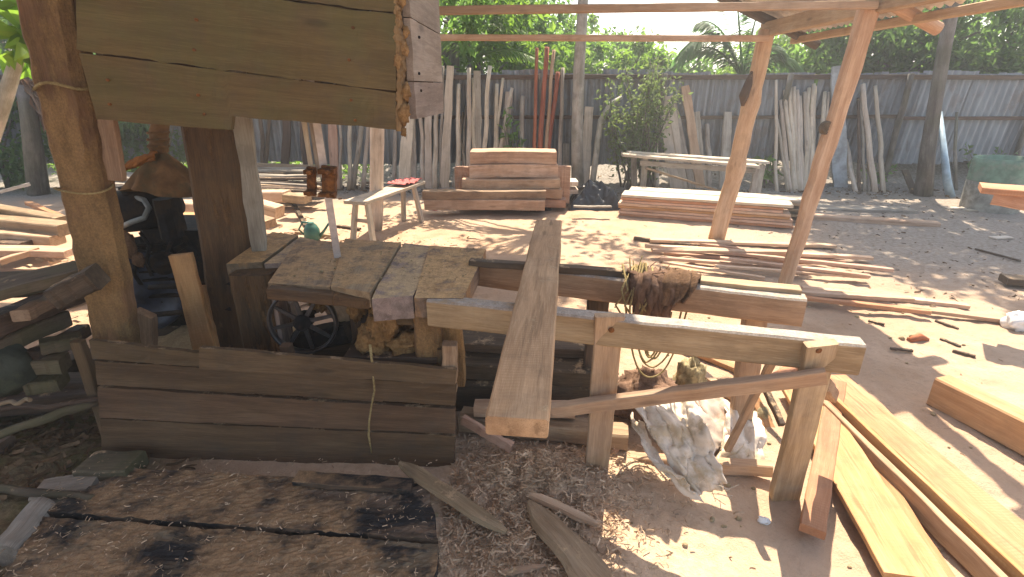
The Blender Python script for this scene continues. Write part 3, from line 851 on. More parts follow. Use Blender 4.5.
top([(370, 299), (413, 296), (440, 247), (404, 243)], .10, 'slabpurple', grain='v', rag=(.012, .004, .004, .02))
top([(414, 299), (463, 299), (486, 250), (430, 246)], .085, 'slabtop', grain='v', dz=.004, rag=(.008, .004, .01, .004))
# box beneath the left slab and thick uprights
def vbox(px0, px1, Y, py_top, depth, mat, name, z0=0.0, jit=.003, lean=0):
    a, bq = P(px0, py_top, Y), P(px1, py_top, Y)
    cx = (a.x + bq.x) / 2; w = abs(bq.x - a.x); zt = a.z
    m = MB(); plank(m, (cx + lean, Y + depth / 2, z0), (cx, Y + depth / 2, zt), w, depth, up=(0, -1, 0), segs=10, jit=jit, waney=.006); return m.build(name, M[mat], saw)
vbox(226, 268, 2.29, 276, .16, 'darkpost', 'upright', lean=.01)
vbox(270, 274, 2.12, 290, .10, 'slabpurple', 'upright')
vbox(412, 440, 1.97, 312, .20, 'post', 'upright')
vbox(437, 462, 2.0, 312, .05, 'post', 'upright', z0=.35)
vbox(372, 408, 2.25, 305, .10, 'darkpost', 'upright', z0=0)
vbox(372, 388, 2.5, 305, .10, 'darkpost', 'upright')
# long bearers under the slabs
for (p, q) in (((270, 292, 2.06), (372, 302, 2.02)), ((372, 318, 2.06), (462, 318, 1.99))):
    m = MB(); plank(m, P(*p), P(*q), .05, .05, jit=.004, waney=.01); m.build('bearer', M['darkpost'], saw)
# tan inner board between wheel and right slabs, angle plate
m = MB(); a = P(362, 305, 2.18); plank(m, a + V((0, 0, -.35)), a + V((0, 0, .04)), .12, .03, up=(0, -1, 0)); m.build('bracket', M['darkpost'], saw)

# spoked wheel
wc = P(303, 322, 2.12); rr = .15
wh = MB(); ringp = [(-.02, rr - .008), (-.022, rr), (0, rr + .003), (.022, rr), (.02, rr - .010), (0, rr - .013), (-.02, rr - .008)]
lathe(wh, wc, (.06, -1, .05), ringp, 56, caps=False)
wheel = wh.build('wheel', M['wheelrim'], saw)
ax = V((.06, -1, .05)).normalized(); _, s1, n1 = frame(ax, (0, 0, 1))
for k in range(8):
    a = 2 * math.pi * k / 8 + .2; d = s1 * math.cos(a) + n1 * math.sin(a); t_ = ax.cross(d)
    m = MB(); plank(m, wc + d * .03, wc + d * (rr - .006), .020, .012, up=ax, segs=2, jit=0, w2=.013); m.build('spoke', M['wheelrim'], wheel)
m = MB(); lathe(m, wc - ax * .05, ax, [(0, .02), (0, .04), (.075, .036), (.08, .022), (.10, .020), (.10, .0001)], 20); m.build('hub', M['blackiron'], wheel)
# drum pulley and axle behind it
pc = P(343, 303, 2.27)
m = MB(); lathe(m, pc + V((0, .12, 0)), (0, -1, 0), [(0, .03), (0, .085), (.03, .092), (.13, .092), (.15, .085), (.15, .03)], 28); m.build('pulley', M['tan'], saw)
m = MB(); tube(m, [wc + V((0, .02, 0)), wc + V((.02, .75, .02))], .018, 10); m.build('axle', M['blackiron'], saw)
m = MB(); plank(m, wc + V((-.1, .12, -.16)), wc + V((.16, .12, -.10)), .09, .1); m.build('bearing_block', M['blackiron'], saw)
# inside dark back board so the base reads as a box
m = MB(); slab(m, (-1.12, 2.62, .02), (-.62, 2.58, .02), (-.62, 2.58, .30), (-1.12, 2.62, .30), .03); m.build('back_board', M['dark'], saw)

# hood
HY = 2.0
def hp(px, py, y=HY): return P(px, py, y)
hood = None
hb = [((82, 51), (397, 91), (397, 15), (82, -24)), ((82, -26), (397, 13), (397, -70), (82, -98)), ((82, -100), (397, -72), (397, -170), (82, -190))]
for q in hb:
    c = [hp(*p) for p in q]
    m = MB(); slab(m, c[0], c[1], c[2], c[3], .025, 50, 4, .0012, (.008, .003, .005, .003)); m.build('hood_board', M['hood'], saw)
c = [hp(*p) for p in ((98, 105), (397, 129), (397, 92.5), (84, 53))]     # the lowest board is stepped: deeper at its left half
m = MB(); slab(m, c[0], c[1], c[2], c[3], .025, 70, 5, .0012, (.004, .003, .003, .003))
xs = hp(236, 120).x; dz = hp(236, 120).z - hp(236, 134).z
for i, v in enumerate(m.v):
    if v.x < xs:
        j = (i % (71 * 6)) // 71; v.z -= dz * (1 - j / 5)
m.build('hood_board', M['hood'], saw)
# corner post furred with sawdust, and side boards running back
c0, c1 = hp(399, 131), hp(396, -60)
m = MB(); plank(m, c0 + V((.016, .0, -.0)), c1 + V((.01, .0, .3)), .038, .05, up=(0, -1, 0), segs=90, jit=.005, waney=.03); m.build('corner_post', M['post'], saw)
sx = c0.x + .04
def sp_(py, y):  # side plane points
    d = ray(437, py); return None
zb0, zb1 = P(404, 120, 2.02).z, 1.42
def zc(py0, y): return P(404, py0, 2.02).z
zs = [zb0, P(404, 82, 2.02).z, P(404, 18, 2.02).z, 2.35]
for i in range(3):
    dz = .004
    m = MB(); slab(m, (sx, 2.02, zs[i] + dz), (sx + .02, 2.68, zs[i] + dz - (.01 if i == 0 else 0)), (sx + .02, 2.68, zs[i + 1]), (sx, 2.02, zs[i + 1]), .025, 14, 4, .0015, (.004 if i == 0 else .002, .004, .002, .003))
    m.build('hood_side_board', M['hoodside'], saw)
for zq in (zs[1] + .03, zs[1] - .02, zs[1] + .12):
    pass
for (px, py) in ((196, 50), (200, 95), (206, 114), (352, 100), (356, 120), (350, 60), (354, 28), (198, 20), (110, 80), (112, 104)):
    m = MB(); lathe(m, hp(px, py, HY - .018), (0, -1, 0), [(0, .005), (.016, .005), (.018, .0001)], 8, False); m.build('nail', M['rust'], saw)
for (yy, zz) in ((2.10, zs[1] + .03), (2.12, zs[1] - .03), (2.30, zs[1] - .02), (2.5, zs[1] - .025), (2.15, zs[2] - .05)):
    m = MB(); lathe(m, (sx + .018, yy, zz), (1, 0, 0), [(0, .005), (.016, .005), (.018, .0001)], 8, False); m.build('nail', M['blackiron'], saw)
# back, far side and lid of the hood, upper wheel inside
m = MB(); slab(m, (-1.48, 2.70, 1.52), (sx, 2.70, 1.52), (sx, 2.70, 2.4), (-1.48, 2.70, 2.4), .025); m.build('hood_back', M['dark'], saw)
m = MB(); slab(m, (-1.48, 2.69, 1.52), (-1.48, 2.06, 1.52), (-1.48, 2.06, 2.4), (-1.48, 2.69, 2.4), .025); m.build('hood_end', M['dark'], saw)
uw = MB(); lathe(uw, (-1.05, 2.5, 1.98), (0, 1, 0), [(-.03, .42), (-.03, .45), (.03, .45), (.03, .42), (-.03, .42)], 48, caps=False); uwo = uw.build('upper_wheel', M['wheelrim'], saw)
# sawdust-furred lumps along the hood's inner corner
# blade, guide rods, guide blocks
bt, bb = P(314, 116, 2.46), P(328, 257, 2.46)
bb = V((bt.x + .03, 2.46, .62)); bt.z = 1.75
m = MB(); plank(m, bb, bt, .034, .003, up=(.35, -1, 0), segs=4, jit=0); m.build('blade', M['blade'], saw)
for (px, dy) in ((309, 0), (316, .03)):
    a = P(px + 3, 175, 2.44 + dy); m = MB(); plank(m, a, a + V((-.005, 0, .5)), .018, .018, up=(0, -1, 0), jit=.001); m.build('guide_rod', M['palewood'], saw)
for (px, wd, pya, pyb, Y) in ((311.5, .036, 167, 195, 2.42), (329, .060, 166, 197, 2.42)):
    a, bq = P(px, pyb, Y), P(px, pya, Y)
    m = MB(); plank(m, a, bq, wd, .03, up=(0, -1, 0), segs=8, jit=.002, waney=.008); gb = m.build('guide_block', M['rust'], saw)
    for (u, hh) in ((.12, .018), (.86, .022)):
        p = a.lerp(bq, u) + V((0, -.02, 0)); mm = MB(); plank(mm, p + V((-wd * .6, 0, 0)), p + V((wd * .6, 0, 0)), .05, hh, segs=3, jit=.002); mm.build('flange', M['rust'], gb)
        mm = MB(); lathe(mm, p + V((wd * .2, -.024, 0)), (0, -1, 0), [(0, .012), (.014, .012), (.016, .008), (.016, .0001)], 6, False); mm.build('bolt', M['rust'], gb)

# ------------------------------------------------------------------ sawdust spilled on and around the saw
m = MB(); a = P(384, 318, 2.06)
blob(m, a + V((0, 0, -.02)), .065, .07, .115, 30, 20, .5, 4); blob(m, a + V((-.05, -.005, -.10)), .07, .07, .08, 30, 20, .5, 4)
blob(m, a + V((.085, .0, -.125)), .085, .07, .055, 30, 18, .5, 5); blob(m, a + V((-.01, -.01, .07)), .045, .05, .05, 24, 16, .5, 5)
tag(m.build('sawdust', M['sawdust']), kind='stuff')
m = MB(); a = P(350, 305, 2.16); blob(m, a + V((.03, 0, .0)), .04, .05, .07, 24, 16, .5, 5); blob(m, a + V((-.17, .1, -.02)), .05, .05, .05, 24, 16, .5, 5)
tag(m.build('sawdust', M['sawdust']), kind='stuff')
m = MB(); blob(m, (-1.75, 2.85, .05), .55, .4, .17, 40, 20, .3, 4); blob(m, (-1.25, 2.75, .05), .35, .3, .14, 40, 20, .3, 4)
tag(m.build('sawdust', M['sawdustpale']), kind='stuff')
m = MB(); plank(m, (-.72, 2.09, .50), (-.30, 2.07, .50), .22, .03); m.build('shelf', M['dark'], saw)
m = MB()
for i in range(16):
    p = c0.lerp(c1, rng.random() ** 1.4 * .9) + V((.012 + rng.uniform(-.012, .02), -.02, -.01)); r = rng.uniform(.008, .02); blob(m, p, r, r * .7, r * 1.7, 12, 9, .6, 5)
tag(m.build('sawdust', M['sawdust']), kind='stuff')
m = MB()
for _ in range(900):
    p = G(rng.uniform(230, 480), rng.uniform(236, 300), ZT); 
    if not (-1.0 < p.x < -.2 and 2.12 < p.y < 2.8): continue
    p.z = ZT + .009; r = rng.uniform(.0015, .0035) * (2.2 if rng.random() < .05 else 1); blob(m, p, r, r, r * .6, 6, 4, .4, 4)
tag(m.build('sawdust', M['sawdustpale']), kind='stuff')
# bark strip hanging over the skirt
pts = [skp(373, 352) + V((0, -.03, .05)), skp(375, 366) + V((0, -.035, 0)), skp(377, 385) + V((0, -.045, 0)), skp(374, 400) + V((0, -.045, 0)), skp(372, 415) + V((0, -.05, 0)), skp(371, 430) + V((0, -.04, 0)), skp(374, 446) + V((0, -.045, 0))]
m = MB(); tube(m, pts, [.006, .005, .004, .004, .004, .005, .003], 6); tag(m.build('bark_strip', M['rope']), 'thin pale strip of bark hanging down the front of the saw skirt', 'bark strip')

# ------------------------------------------------------------------ the log table with two rails
st = thing('rail_table', 'weathered sawing table of two long rails on splayed legs', 'table', (.5, 1.9, 0))
r0, r1 = G(430, 297, .80), G(863, 341, .80)
d = (r1 - r0).normalized()
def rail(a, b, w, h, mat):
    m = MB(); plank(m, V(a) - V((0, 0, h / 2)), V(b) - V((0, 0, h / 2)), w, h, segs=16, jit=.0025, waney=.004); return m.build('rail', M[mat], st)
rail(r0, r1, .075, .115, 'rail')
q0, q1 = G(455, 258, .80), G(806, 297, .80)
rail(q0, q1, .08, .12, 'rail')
m = MB(); plank(m, G(470, 262, .815), G(700, 278, .815), .05, .03, segs=10, waney=.006); m.build('rail_strip', M['dark'], st)
m = MB(); plank(m, G(700, 280, .808), G(800, 290, .808), .07, .02, segs=8, waney=.006); m.build('rail_strip', M['tangrey'], st)
def legp(a, b, w, t, mat, name='leg', upv=(0, -1, 0), **k):
    m = MB(); plank(m, a, b, w, t, up=upv, segs=9, jit=.003, **k); return m.build(name, M[mat], st)
f1 = G(596, 470); f1.z -= .03; t1 = P(610, 315, 1.745)
L1 = legp(f1, t1, .10, .03, 'tangrey', w2=.105)
f2 = G(784, 497); f2.z -= .03; t2 = P(821, 343, 1.555)
L2 = legp(f2, t2, .115, .035, 'tangrey', w2=.10)
for (px, py, Y, par) in ((611, 329, 1.73, L1), (817, 349, 1.54, L2)):
    mm = MB(); lathe(mm, P(px, py, Y + .012), (0, -1, 0), [(0, .011), (.012, .011), (.014, .006), (.014, .0001)], 8, False); mm.build('bolt', M['rust'], par)
f3 = P(590, 420, 2.28); f3.z = -.02; t3 = P(600, 275, 2.30)
L3 = legp(f3, t3, .10, .05, 'dark')
f4 = P(738, 436, 2.12); f4.z = -.02; t4 = P(757, 300, 2.08)
L4 = legp(f4, t4, .10, .05, 'tangrey')
mm = MB(); lathe(mm, P(771, 301, 2.01), (0, -1, 0), [(0, .014), (.02, .014), (.022, .006), (.022, .0001)], 8, False)
mm.build('bolt', M['rust'], L4)
# brace, stretchers, struts
m = MB(); plank(m, P(552, 410, 1.80), P(826, 376, 1.515), .03, .062, up=(0, -.25, 1), segs=12, jit=.003, waney=.005); m.build('brace', M['tangrey'], st)
m = MB(); plank(m, P(604, 458, 1.99), P(772, 469, 1.80), .05, .06, segs=8, jit=.003); m.build('stretcher', M['tangrey'], st)
m = MB(); plank(m, P(776, 354, 1.80), P(727, 450, 1.86), .028, .025, up=(0, -1, 0), jit=.002); m.build('strut', M['tan'], st)
m = MB(); plank(m, P(822, 383, 1.66), P(830, 395, 1.9), .06, .05); m.build('stretcher', M['tan'], st)

# the thick board lying across the rails
a, bq = V((G(517, 418, .868).x, G(517, 418, .868).y, .842)), V((G(549, 220, .868).x, G(549, 220, .868).y, .842))
m = MB(); plank(m, a, bq, .152, .052, segs=16, jit=.0015, waney=.004)
tag(m.build('sawn_board', M['newboard']), 'thick freshly sawn board lying across both rails of the sawing table', 'board')
# timbers lying under the table
def under(p, q, w, t, mat, label, name='timber', cat='timber'):
    m = MB(); plank(m, p, q, w, t, segs=10, jit=.004, waney=.01); return tag(m.build(name, M[mat]), label, cat)
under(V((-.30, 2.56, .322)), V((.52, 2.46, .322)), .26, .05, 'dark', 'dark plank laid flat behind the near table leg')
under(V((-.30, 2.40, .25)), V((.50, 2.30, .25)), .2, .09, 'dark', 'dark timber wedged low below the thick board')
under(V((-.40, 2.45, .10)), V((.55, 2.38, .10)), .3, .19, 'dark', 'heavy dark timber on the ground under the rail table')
under(V((-.18, 2.12, .16)), V((.30, 2.10, .16)), .07, .06, 'redbrown', 'short reddish stick lying beside the saw skirt under the board end')
a, bq = P(462, 420, 2.03), P(512, 448, 1.92)
under(a, bq, .03, .05, 'redbrown', 'reddish offcut poking out by the corner of the skirt', 'offcut', 'offcut')
a, bq = P(462, 428, 2.16), P(626, 452, 2.02); a.z = .07; bq.z = .07
under(a, bq, .11, .085, 'tan', 'low pale timber running along the ground below the board end')
under(V((-.05, 2.25, .2)), V((.0, 2.6, .3)), .04, .03, 'tan', 'thin pale stake lying between dark timbers under the board', 'stake', 'stake')
# ------------------------------------------------------------------ helpers for loose timber
def piece(name, a, b, w, t, mat, label, cat=None, group=None, upv=(0, 0, 1), segs=9, **k):
    m = MB(); plank(m, a, b, w, t, up=upv, segs=segs, **k)
    return tag(m.build(name, M[mat]), label, cat or name.split('_')[-1], group)

def stick(px0, py0, px1, py1, wpx, mat, label, group, Yb=8.55, Yt=8.93, name='leaning_stick', flat=None, cat='stick', toground=True):
    a, b = P(px0, py0, Yb), P(px1, py1, Yt)
    if toground: a.z = 0
    w = wpx / F * 8.4 * (1.0 if wpx > 8 else 1.2)
    m = MB()
    if flat or wpx >= 6:
        plank(m, a, b, w, max(.02, min(.04, w * .35)), up=(0, -1, 0), segs=12, jit=.003, waney=w * .12, bow=rng.uniform(-.02, .02), w2=w * rng.uniform(.75, 1))
    else:
        tube(m, line(a, b, 9, wob=.035), [w / 2 * (1 - .25 * i / 9) for i in range(10)], 7, .12)
    return tag(m.build(name, M[mat]), label, cat, group)

# sticks and boards leaning on the fence
grpL = 'sticks leaning below the saw hood'
for (q, mat, lab, cat) in (
    ((334, 178, 331, 90, 9), 'redbrown', 'dark reddish board leaning at the fence just right of the saw guide', 'board'),
    ((348, 180, 352, 90, 4), 'palewood', 'thin pale stick just right of the dark reddish board', 'stick'),
    ((352, 182, 366, 92, 5), 'grey', 'grey stick slanting to the right beside the dark reddish board', 'stick'),
    ((362, 181, 371, 96, 4), 'palewood', 'pale slanting stick left of the round shed post', 'stick'),
    ((393, 180, 396, 92, 4), 'grey', 'thin grey stick right of the round shed post', 'stick'),
    ((403, 183, 410, 95, 12), 'palewood', 'broad pale sun-flecked slab leaning under the hood corner', 'slab'),
    ((413, 181, 411, 95, 6), 'grey', 'narrow grey board tucked beside the broad pale slab', 'board'),
    ((422, 181, 420, 92, 4), 'palewood', 'first of three pale poles under the right edge of the hood side', 'pole'),
    ((428, 181, 428, 92, 6), 'palewood', 'second of three pale poles under the right edge of the hood side', 'pole'),
    ((434, 181, 438, 92, 5), 'palewood', 'third of three pale poles under the right edge of the hood side', 'pole'),
    ((340, 179, 338, 96, 3), 'grey', 'thin grey stick close against the dark reddish board', 'stick')):
    stick(*q, mat, lab, grpL, name='leaning_' + cat, cat=cat)
grpM = 'sticks leaning between the hood and the red poles'
for (q, mat, lab, cat) in (
    ((444, 182, 450, 66, 9), 'palewood', 'tall broad pale board leaning right beside the saw hood', 'board'),
    ((440, 180, 443, 66, 3), 'grey', 'thin grey-green stick squeezed against the broad pale board', 'stick'),
    ((468, 180, 469, 68, 4.5), 'palewood', 'tall straight pale pole left of the squared grey post', 'pole'),
    ((477, 180, 477, 71, 7.5), 'grey', 'squared grey post with flat top behind the brown boards', 'post'),
    ((481, 180, 490, 66, 4.5), 'palewood', 'crooked pale pole right of the squared grey post', 'pole'),
    ((489, 180, 503, 78, 3), 'palewood', 'thin pale stick crossing to the right of the crooked pole', 'stick'),
    ((490, 180, 512, 88, 4), 'palewood', 'slanting pale stick pointing at the leafy sapling', 'stick'),
    ((503, 180, 509, 92, 6), 'grey', 'short grey board in front of the leafy sapling', 'board'),
    ((452, 182, 463, 112, 2.5), 'grey', 'thin stick slanting right in the crossed pair by the broad pale board', 'stick'),
    ((468, 182, 456, 118, 2.5), 'grey', 'thin stick slanting left in the crossed pair by the broad pale board', 'stick'),
    ((474, 180, 473, 78, 4), 'palewood', 'pale stick standing directly left of the squared grey post', 'stick'),
    ((495, 180, 497, 84, 4.5), 'palewood', 'straight pale stick between the crooked pole and the leafy sapling', 'stick'),
    ((520, 180, 523, 96, 5), 'grey', 'grey stick between the leafy sapling and the red poles', 'stick'),
    ((456, 182, 459, 84, 4.5), 'palewood', 'pale stick just right of the tall broad board', 'stick'),
    ((462, 182, 466, 106, 2.5), 'grey', 'thin upright stick between the crossed pair and the tall pole', 'stick')):
    stick(*q, mat, lab, grpM, name='leaning_' + cat, cat=cat)
M['redpole'] = wood('reddish_pole', (.40, .14, .065), (.24, .07, .03), dirt=.2, rings=.3)
for (q, mat, lab) in (
    ((533, 180, 537, 48, 3.5), 'redpole', 'thin red pole, leftmost of the red group by the slender tree'),
    ((538, 180, 547, 47, 5), 'redpole', 'thickest and tallest pole of the red group'),
    ((542, 180, 554, 50, 3.5), 'redbrown', 'thin brownish pole right of the tallest red pole'),
    ((543, 182, 558, 72, 5), 'redpole', 'shorter light red pole slanting outward from the red group'),
    ((560, 180, 563, 68, 4), 'grey', 'grey stick between the red poles and the slender tree')):
    stick(*q, mat, lab, 'red poles by the slender tree', name='leaning_pole', cat='pole')
for (q, mat, lab, cat) in (
    ((584, 181, 589, 107, 8), 'palewood', 'pale grey board leaning just right of the slender tree', 'board'),
    ((566, 181, 566, 144, 6), 'grey', 'short grey stake left of the slender tree foot', 'stake'),
    ((656, 195, 657, 98, 4), 'palewood', 'thin pale stick behind the left end of the plank table', 'stick'),
    ((676, 197, 661, 94, 12), 'palewood', 'widest pale board leaning behind the plank table', 'board'),
    ((683, 196, 670, 96, 6), 'palewood', 'narrow pale board overlapping the widest pale board', 'board'),
    ((692, 194, 674, 104, 6), 'grey', 'grey offcut board right of the widest pale board', 'board'),
    ((700, 194, 685, 86, 8), 'redbrown', 'reddish brown slab leaning between the pale boards above the plank table', 'slab'),
    ((703, 194, 696, 112, 7), 'grey', 'grey board with rounded top right of the reddish slab', 'board'),
    ((709, 194, 707, 124, 5), 'grey', 'short grey stick with pointed top above the plank table', 'stick'),
    ((722, 194, 728, 112, 8), 'grey', 'grey split board left of the crooked peeled pole', 'board'),
    ((837, 205, 838, 66, 15), 'concrete', 'wide flat blue-grey board standing behind the squared roof pole', 'board')):
    stick(*q, mat, lab, 'boards leaning on the fence behind the plank table', name='leaning_' + cat, cat=cat)
b0 = P(592, 181, 8.5); b0.z = 0
m = MB(); tube(m, [b0, P(598, 140, 8.6), P(601, 120, 8.7), P(611, 104, 8.7), P(622, 97, 8.7)], [.05, .05, .045, .04, .03], 8, .12)
tag(m.build('crooked_branch', M['palebark']), 'bent grey branch leaning at the fence left of the leafy shrub', 'branch')
bund = [((776, 198, 776, 80, 3), 0), ((786, 200, 776, 110, 3), 0), ((792, 202, 785, 90, 4), 0), ((794, 203, 790, 88, 4), 0), ((797, 203, 794, 87, 4.5), 0),
        ((799, 203, 797, 90, 4), 0), ((801, 203, 800, 96, 3.5), 0), ((803, 203, 809, 88, 4), 0), ((808, 203, 814, 84, 4), 0), ((810, 203, 815, 86, 3.5), 0), ((815, 203, 825, 92, 4), 0), ((818, 203, 829, 92, 3), 0), ((788, 203, 781, 100, 4), 0), ((806, 203, 805, 92, 4.5), 0)]
for i, (q, _) in enumerate(bund):
    lab = ('single tall pale stick standing left of the bundle between the two roof poles', 'short pale stick crossing at the left of the bundle between the two roof poles')[i] if i < 2 else \
        '%s stick from the left in the pale bundle between the two roof poles' % ORD[i - 2]
    stick(*q, 'palewood', lab, 'pale sticks between the two roof poles', Yb=8.35)
for (q, mat, lab) in (
    ((853, 205, 846, 140, 4), 'palewood', 'short pale stick leaning right of the wide blue-grey board'),
    ((857, 203, 858, 98, 3), 'dark', 'thin dark stick in the small group right of the squared roof pole'),
    ((862, 203, 861, 92, 2.5), 'grey', 'thinnest grey stick in the small group right of the squared roof pole'),
    ((872, 204, 863, 84, 5), 'palewood', 'tall pale pole in the small group right of the squared roof pole'),
    ((880, 206, 875, 86, 4), 'palewood', 'pale pole with a small knot standing farthest right of the leaning poles'),
    ((866, 204, 868, 130, 2.5), 'grey', 'short thin grey stick between the two tall pale poles')):
    stick(*q, mat, lab, 'sticks right of the squared roof pole', Yb=8.3)
a, b = P(950, 199, 8.0), P(940, 112, 8.6); a.z = 0
m = MB(); tube(m, [a, P(947, 180, 8.05), b], [.06, .055, .03], 12); tag(m.build('blue_pipe', M['bluepole']), 'tapered light blue pipe leaning beside the brown leaning tree', 'pipe')
piece('leaning_board', V((P(913, 200, 8.2).x, 8.2, 0)), P(905, 170, 8.5), .1, .03, 'dark', 'short dark board propped at the foot of the leaning tree', 'board', upv=(0, -1, 0))
m = MB(); a = P(956, 192, 8.4); a.z = 0; tube(m, [a, P(955, 150, 8.6), P(957, 112, 8.7)], [.03, .025, .02], 7, .15); tag(m.build('vine_stem', M['bark']), 'thin dark stem climbing the fence right of the blue pipe', 'vine')
for i, (x0, x1, y1) in enumerate(((232, 232, 90), (262, 272, 95), (281, 288, 95), (305, 300, 95), (262, 258, 92))):
    stick(x0, 172, x1, y1, (5, 4, 7, 5, 4)[i], 'dark', ('dark stick against the fence right of the dark shed post', 'first thin dark stick seen under the hood', 'wide dark board standing under the hood near the guide rods', 'dark board behind the saw guide rods', 'thin dark stick standing close to another under the hood')[i], 'dark sticks under the hood', Yb=8.8)

# ------------------------------------------------------------------ stack of heavy brown boards
Y = 6.9
def px_board(x0, x1, y0, y1, Y, depth, mat, label, waney=.016, name='heavy_board', group='heavy boards stacked in the yard', nz=None):
    a, b = P(x0, (y0 + y1) / 2, Y), P(x1, (y0 + y1) / 2, Y)
    h = P(x0, y0, Y).z - P(x0, y1, Y).z
    a.y += depth / 2 + rng.uniform(-.03, .03); b.y += depth / 2 + rng.uniform(-.03, .03)
    m = MB(); plank(m, a, b, depth, h - .010, up=(0, 0, 1), segs=18, jit=.004, waney=waney, ch=.006, bow=rng.uniform(-.012, .012))
    # wavy natural lower edge on the face
    return tag(m.build(name, M[mat]), label, 'board', group)
Yf = 6.35
px_board(470, 557, 152, 165, 7.1, .42, 'redbrown', 'top board of the heavy brown stack, shorter with a wavy upper edge')
px_board(469, 558, 165, 179, 7.05, .45, 'pink', 'wide brown board second from the top of the heavy stack')
px_board(462, 560, 179, 189, 6.95, .5, 'redbrown', 'third board from the top of the heavy brown stack')
px_board(462, 562, 189, 199, 6.93, .5, 'redbrown', 'fourth board from the top of the heavy brown stack')
px_board(455, 470, 167, 190, 7.18, .08, 'redbrown', 'square brown block end at the left of the heavy stack', name='block')
px_board(556, 570, 167, 205, 7.12, .08, 'redbrown', 'tall brown block end at the right of the heavy stack', name='block')
px_board(457, 566, 199, 208, 6.97, .55, 'redbrown', 'bottom board of the heavy brown stack, resting on blocks')
px_board(422, 546, 191, 200, 6.72, .2, 'tan', 'upper of two long tan beams lying in front of the heavy stack', name='long_beam')
px_board(424, 545, 200, 211, 6.70, .22, 'pink', 'lower of two long tan beams lying in front of the heavy stack', name='long_beam')
for i, (px, w) in enumerate(((518, .1), (533, .08), (548, .1))):
    a = G(px, 211); piece('chock', a, a + V((0, .25, 0)), w, .07, 'dark', ('left', 'middle', 'right')[i] + ' small dark chock under the front of the heavy stack', 'chock')
for i in range(2):
    a, b = P(568, 182 + i * 8, 7.4), P(577, 182 + i * 8, 7.4); piece('offcut', a, b, .3, .06, 'palewood', ('upper', 'lower')[i] + ' pale offcut beside the black plastic at the right of the heavy stack', 'offcut')
# black plastic sheet in a heap
c = G(594, 206); m = MB()
def tarpf(u, v):
    x = (u - .5) * .78; y = (v - .5) * .6; r = max(abs(u - .5), abs(v - .5)) * 2
    z = .31 * (1 - r ** 2.2) + .11 * (noise.noise((u * 4.3, v * 4, 1)) + .7 * noise.noise((u * 9, v * 8, 2)) + .4 * noise.noise((u * 19, v * 17, 2))) * (1.15 - r)
    return c + V((x + .05 * noise.noise((u * 5, v * 5, 8)), y, max(.006, z)))
patch(m, tarpf, 56, 46, .004, False); tag(m.build('plastic_sheet', M['tarp']), 'crumpled black plastic sheet heaped between the brown stack and the plank stack', 'plastic sheet')
px_board(574, 612, 206, 208.5, 6.6, .06, 'grey', 'thin grey lath on the ground in front of the black plastic', name='lath', group='laths')

# ------------------------------------------------------------------ plank table by the fence
pt = thing('plank_table', 'long rough plank table standing in front of the fence behind the plank stack', 'table', (2.9, 7.9, 0))
def tb(p, q, Ya, Yb, w, t, mat, name, upv=(0, 0, 1), z0=False):
    a, b = P(*p, Ya), P(*q, Yb)
    if z0: a.z = 0
    m = MB(); plank(m, a, b, w, t, up=upv, segs=12, jit=.004, waney=.008); return m.build(name, M[mat], pt)
tb((622, 154.5), (757, 166), 7.75, 7.65, .20, .035, 'palewood', 'top_board')
tb((628, 152.5), (767, 162), 8.0, 7.95, .22, .035, 'palewood', 'top_board')
tb((640, 163), (755, 171), 7.72, 7.62, .03, .07, 'grey', 'apron')
for (p, q, Ya) in (((642, 200), (645, 158), 7.75), ((634, 196), (634, 158), 8.05), ((750, 204), (757, 168), 7.65), ((757, 198), (762, 165), 7.95)):
    tb(p, q, Ya, Ya, .085, .05, 'grey', 'leg', (0, -1, 0), True)
tb((646, 168), (742, 198), 7.7, 7.65, .05, .03, 'tan', 'brace', (0, 0, 1))
# ------------------------------------------------------------------ low stack of thin planks
a0, b0 = G(619, 216), G(790, 229)
dr = (b0 - a0).normalized(); nr = V((-dr.y, dr.x, 0))
if nr.y < 0: nr = -nr
H = .285; n = 8; th = H / n
for i in range(n):
    e0 = rng.uniform(-.03, .03); e1 = rng.uniform(-.05, .03) + (.06 if i < 2 else 0) - (.10 if i in (5, 6) else 0)
    off = nr * (.16 + rng.uniform(-.012, .012))
    z = th * (i + .5)
    lab = 'whitish top plank of the low plank stack in front of the plank table' if i == n - 1 else ('lowest plank of the low plank stack' if i == 0 else '%s plank from the bottom of the low plank stack in front of the plank table' % ORD[i])
    piece('stacked_plank', a0 + dr * e0 + off + V((0, 0, z)), b0 + dr * e1 + off + V((0, 0, z)), .32, th - .004, 'palewood' if i == n - 1 else ('fresh' if i % 3 == 0 else 'pink'), lab, 'plank', 'planks in the low stack', segs=14, jit=.003)
    if i in (0, 2, 4, 6, 7):
        off2 = nr * (.50 + rng.uniform(-.02, .02))
        piece('stacked_plank', a0 + dr * (e0 + .05) + off2 + V((0, 0, z)), b0 + dr * (e1 + .25) + off2 + V((0, 0, z)), .30, th - .004, 'palewood' if i == 7 else 'tan', 'plank in the hidden rear row of the low stack, %s layer up' % ORD[i], 'plank', 'rear planks in the low stack', segs=8)
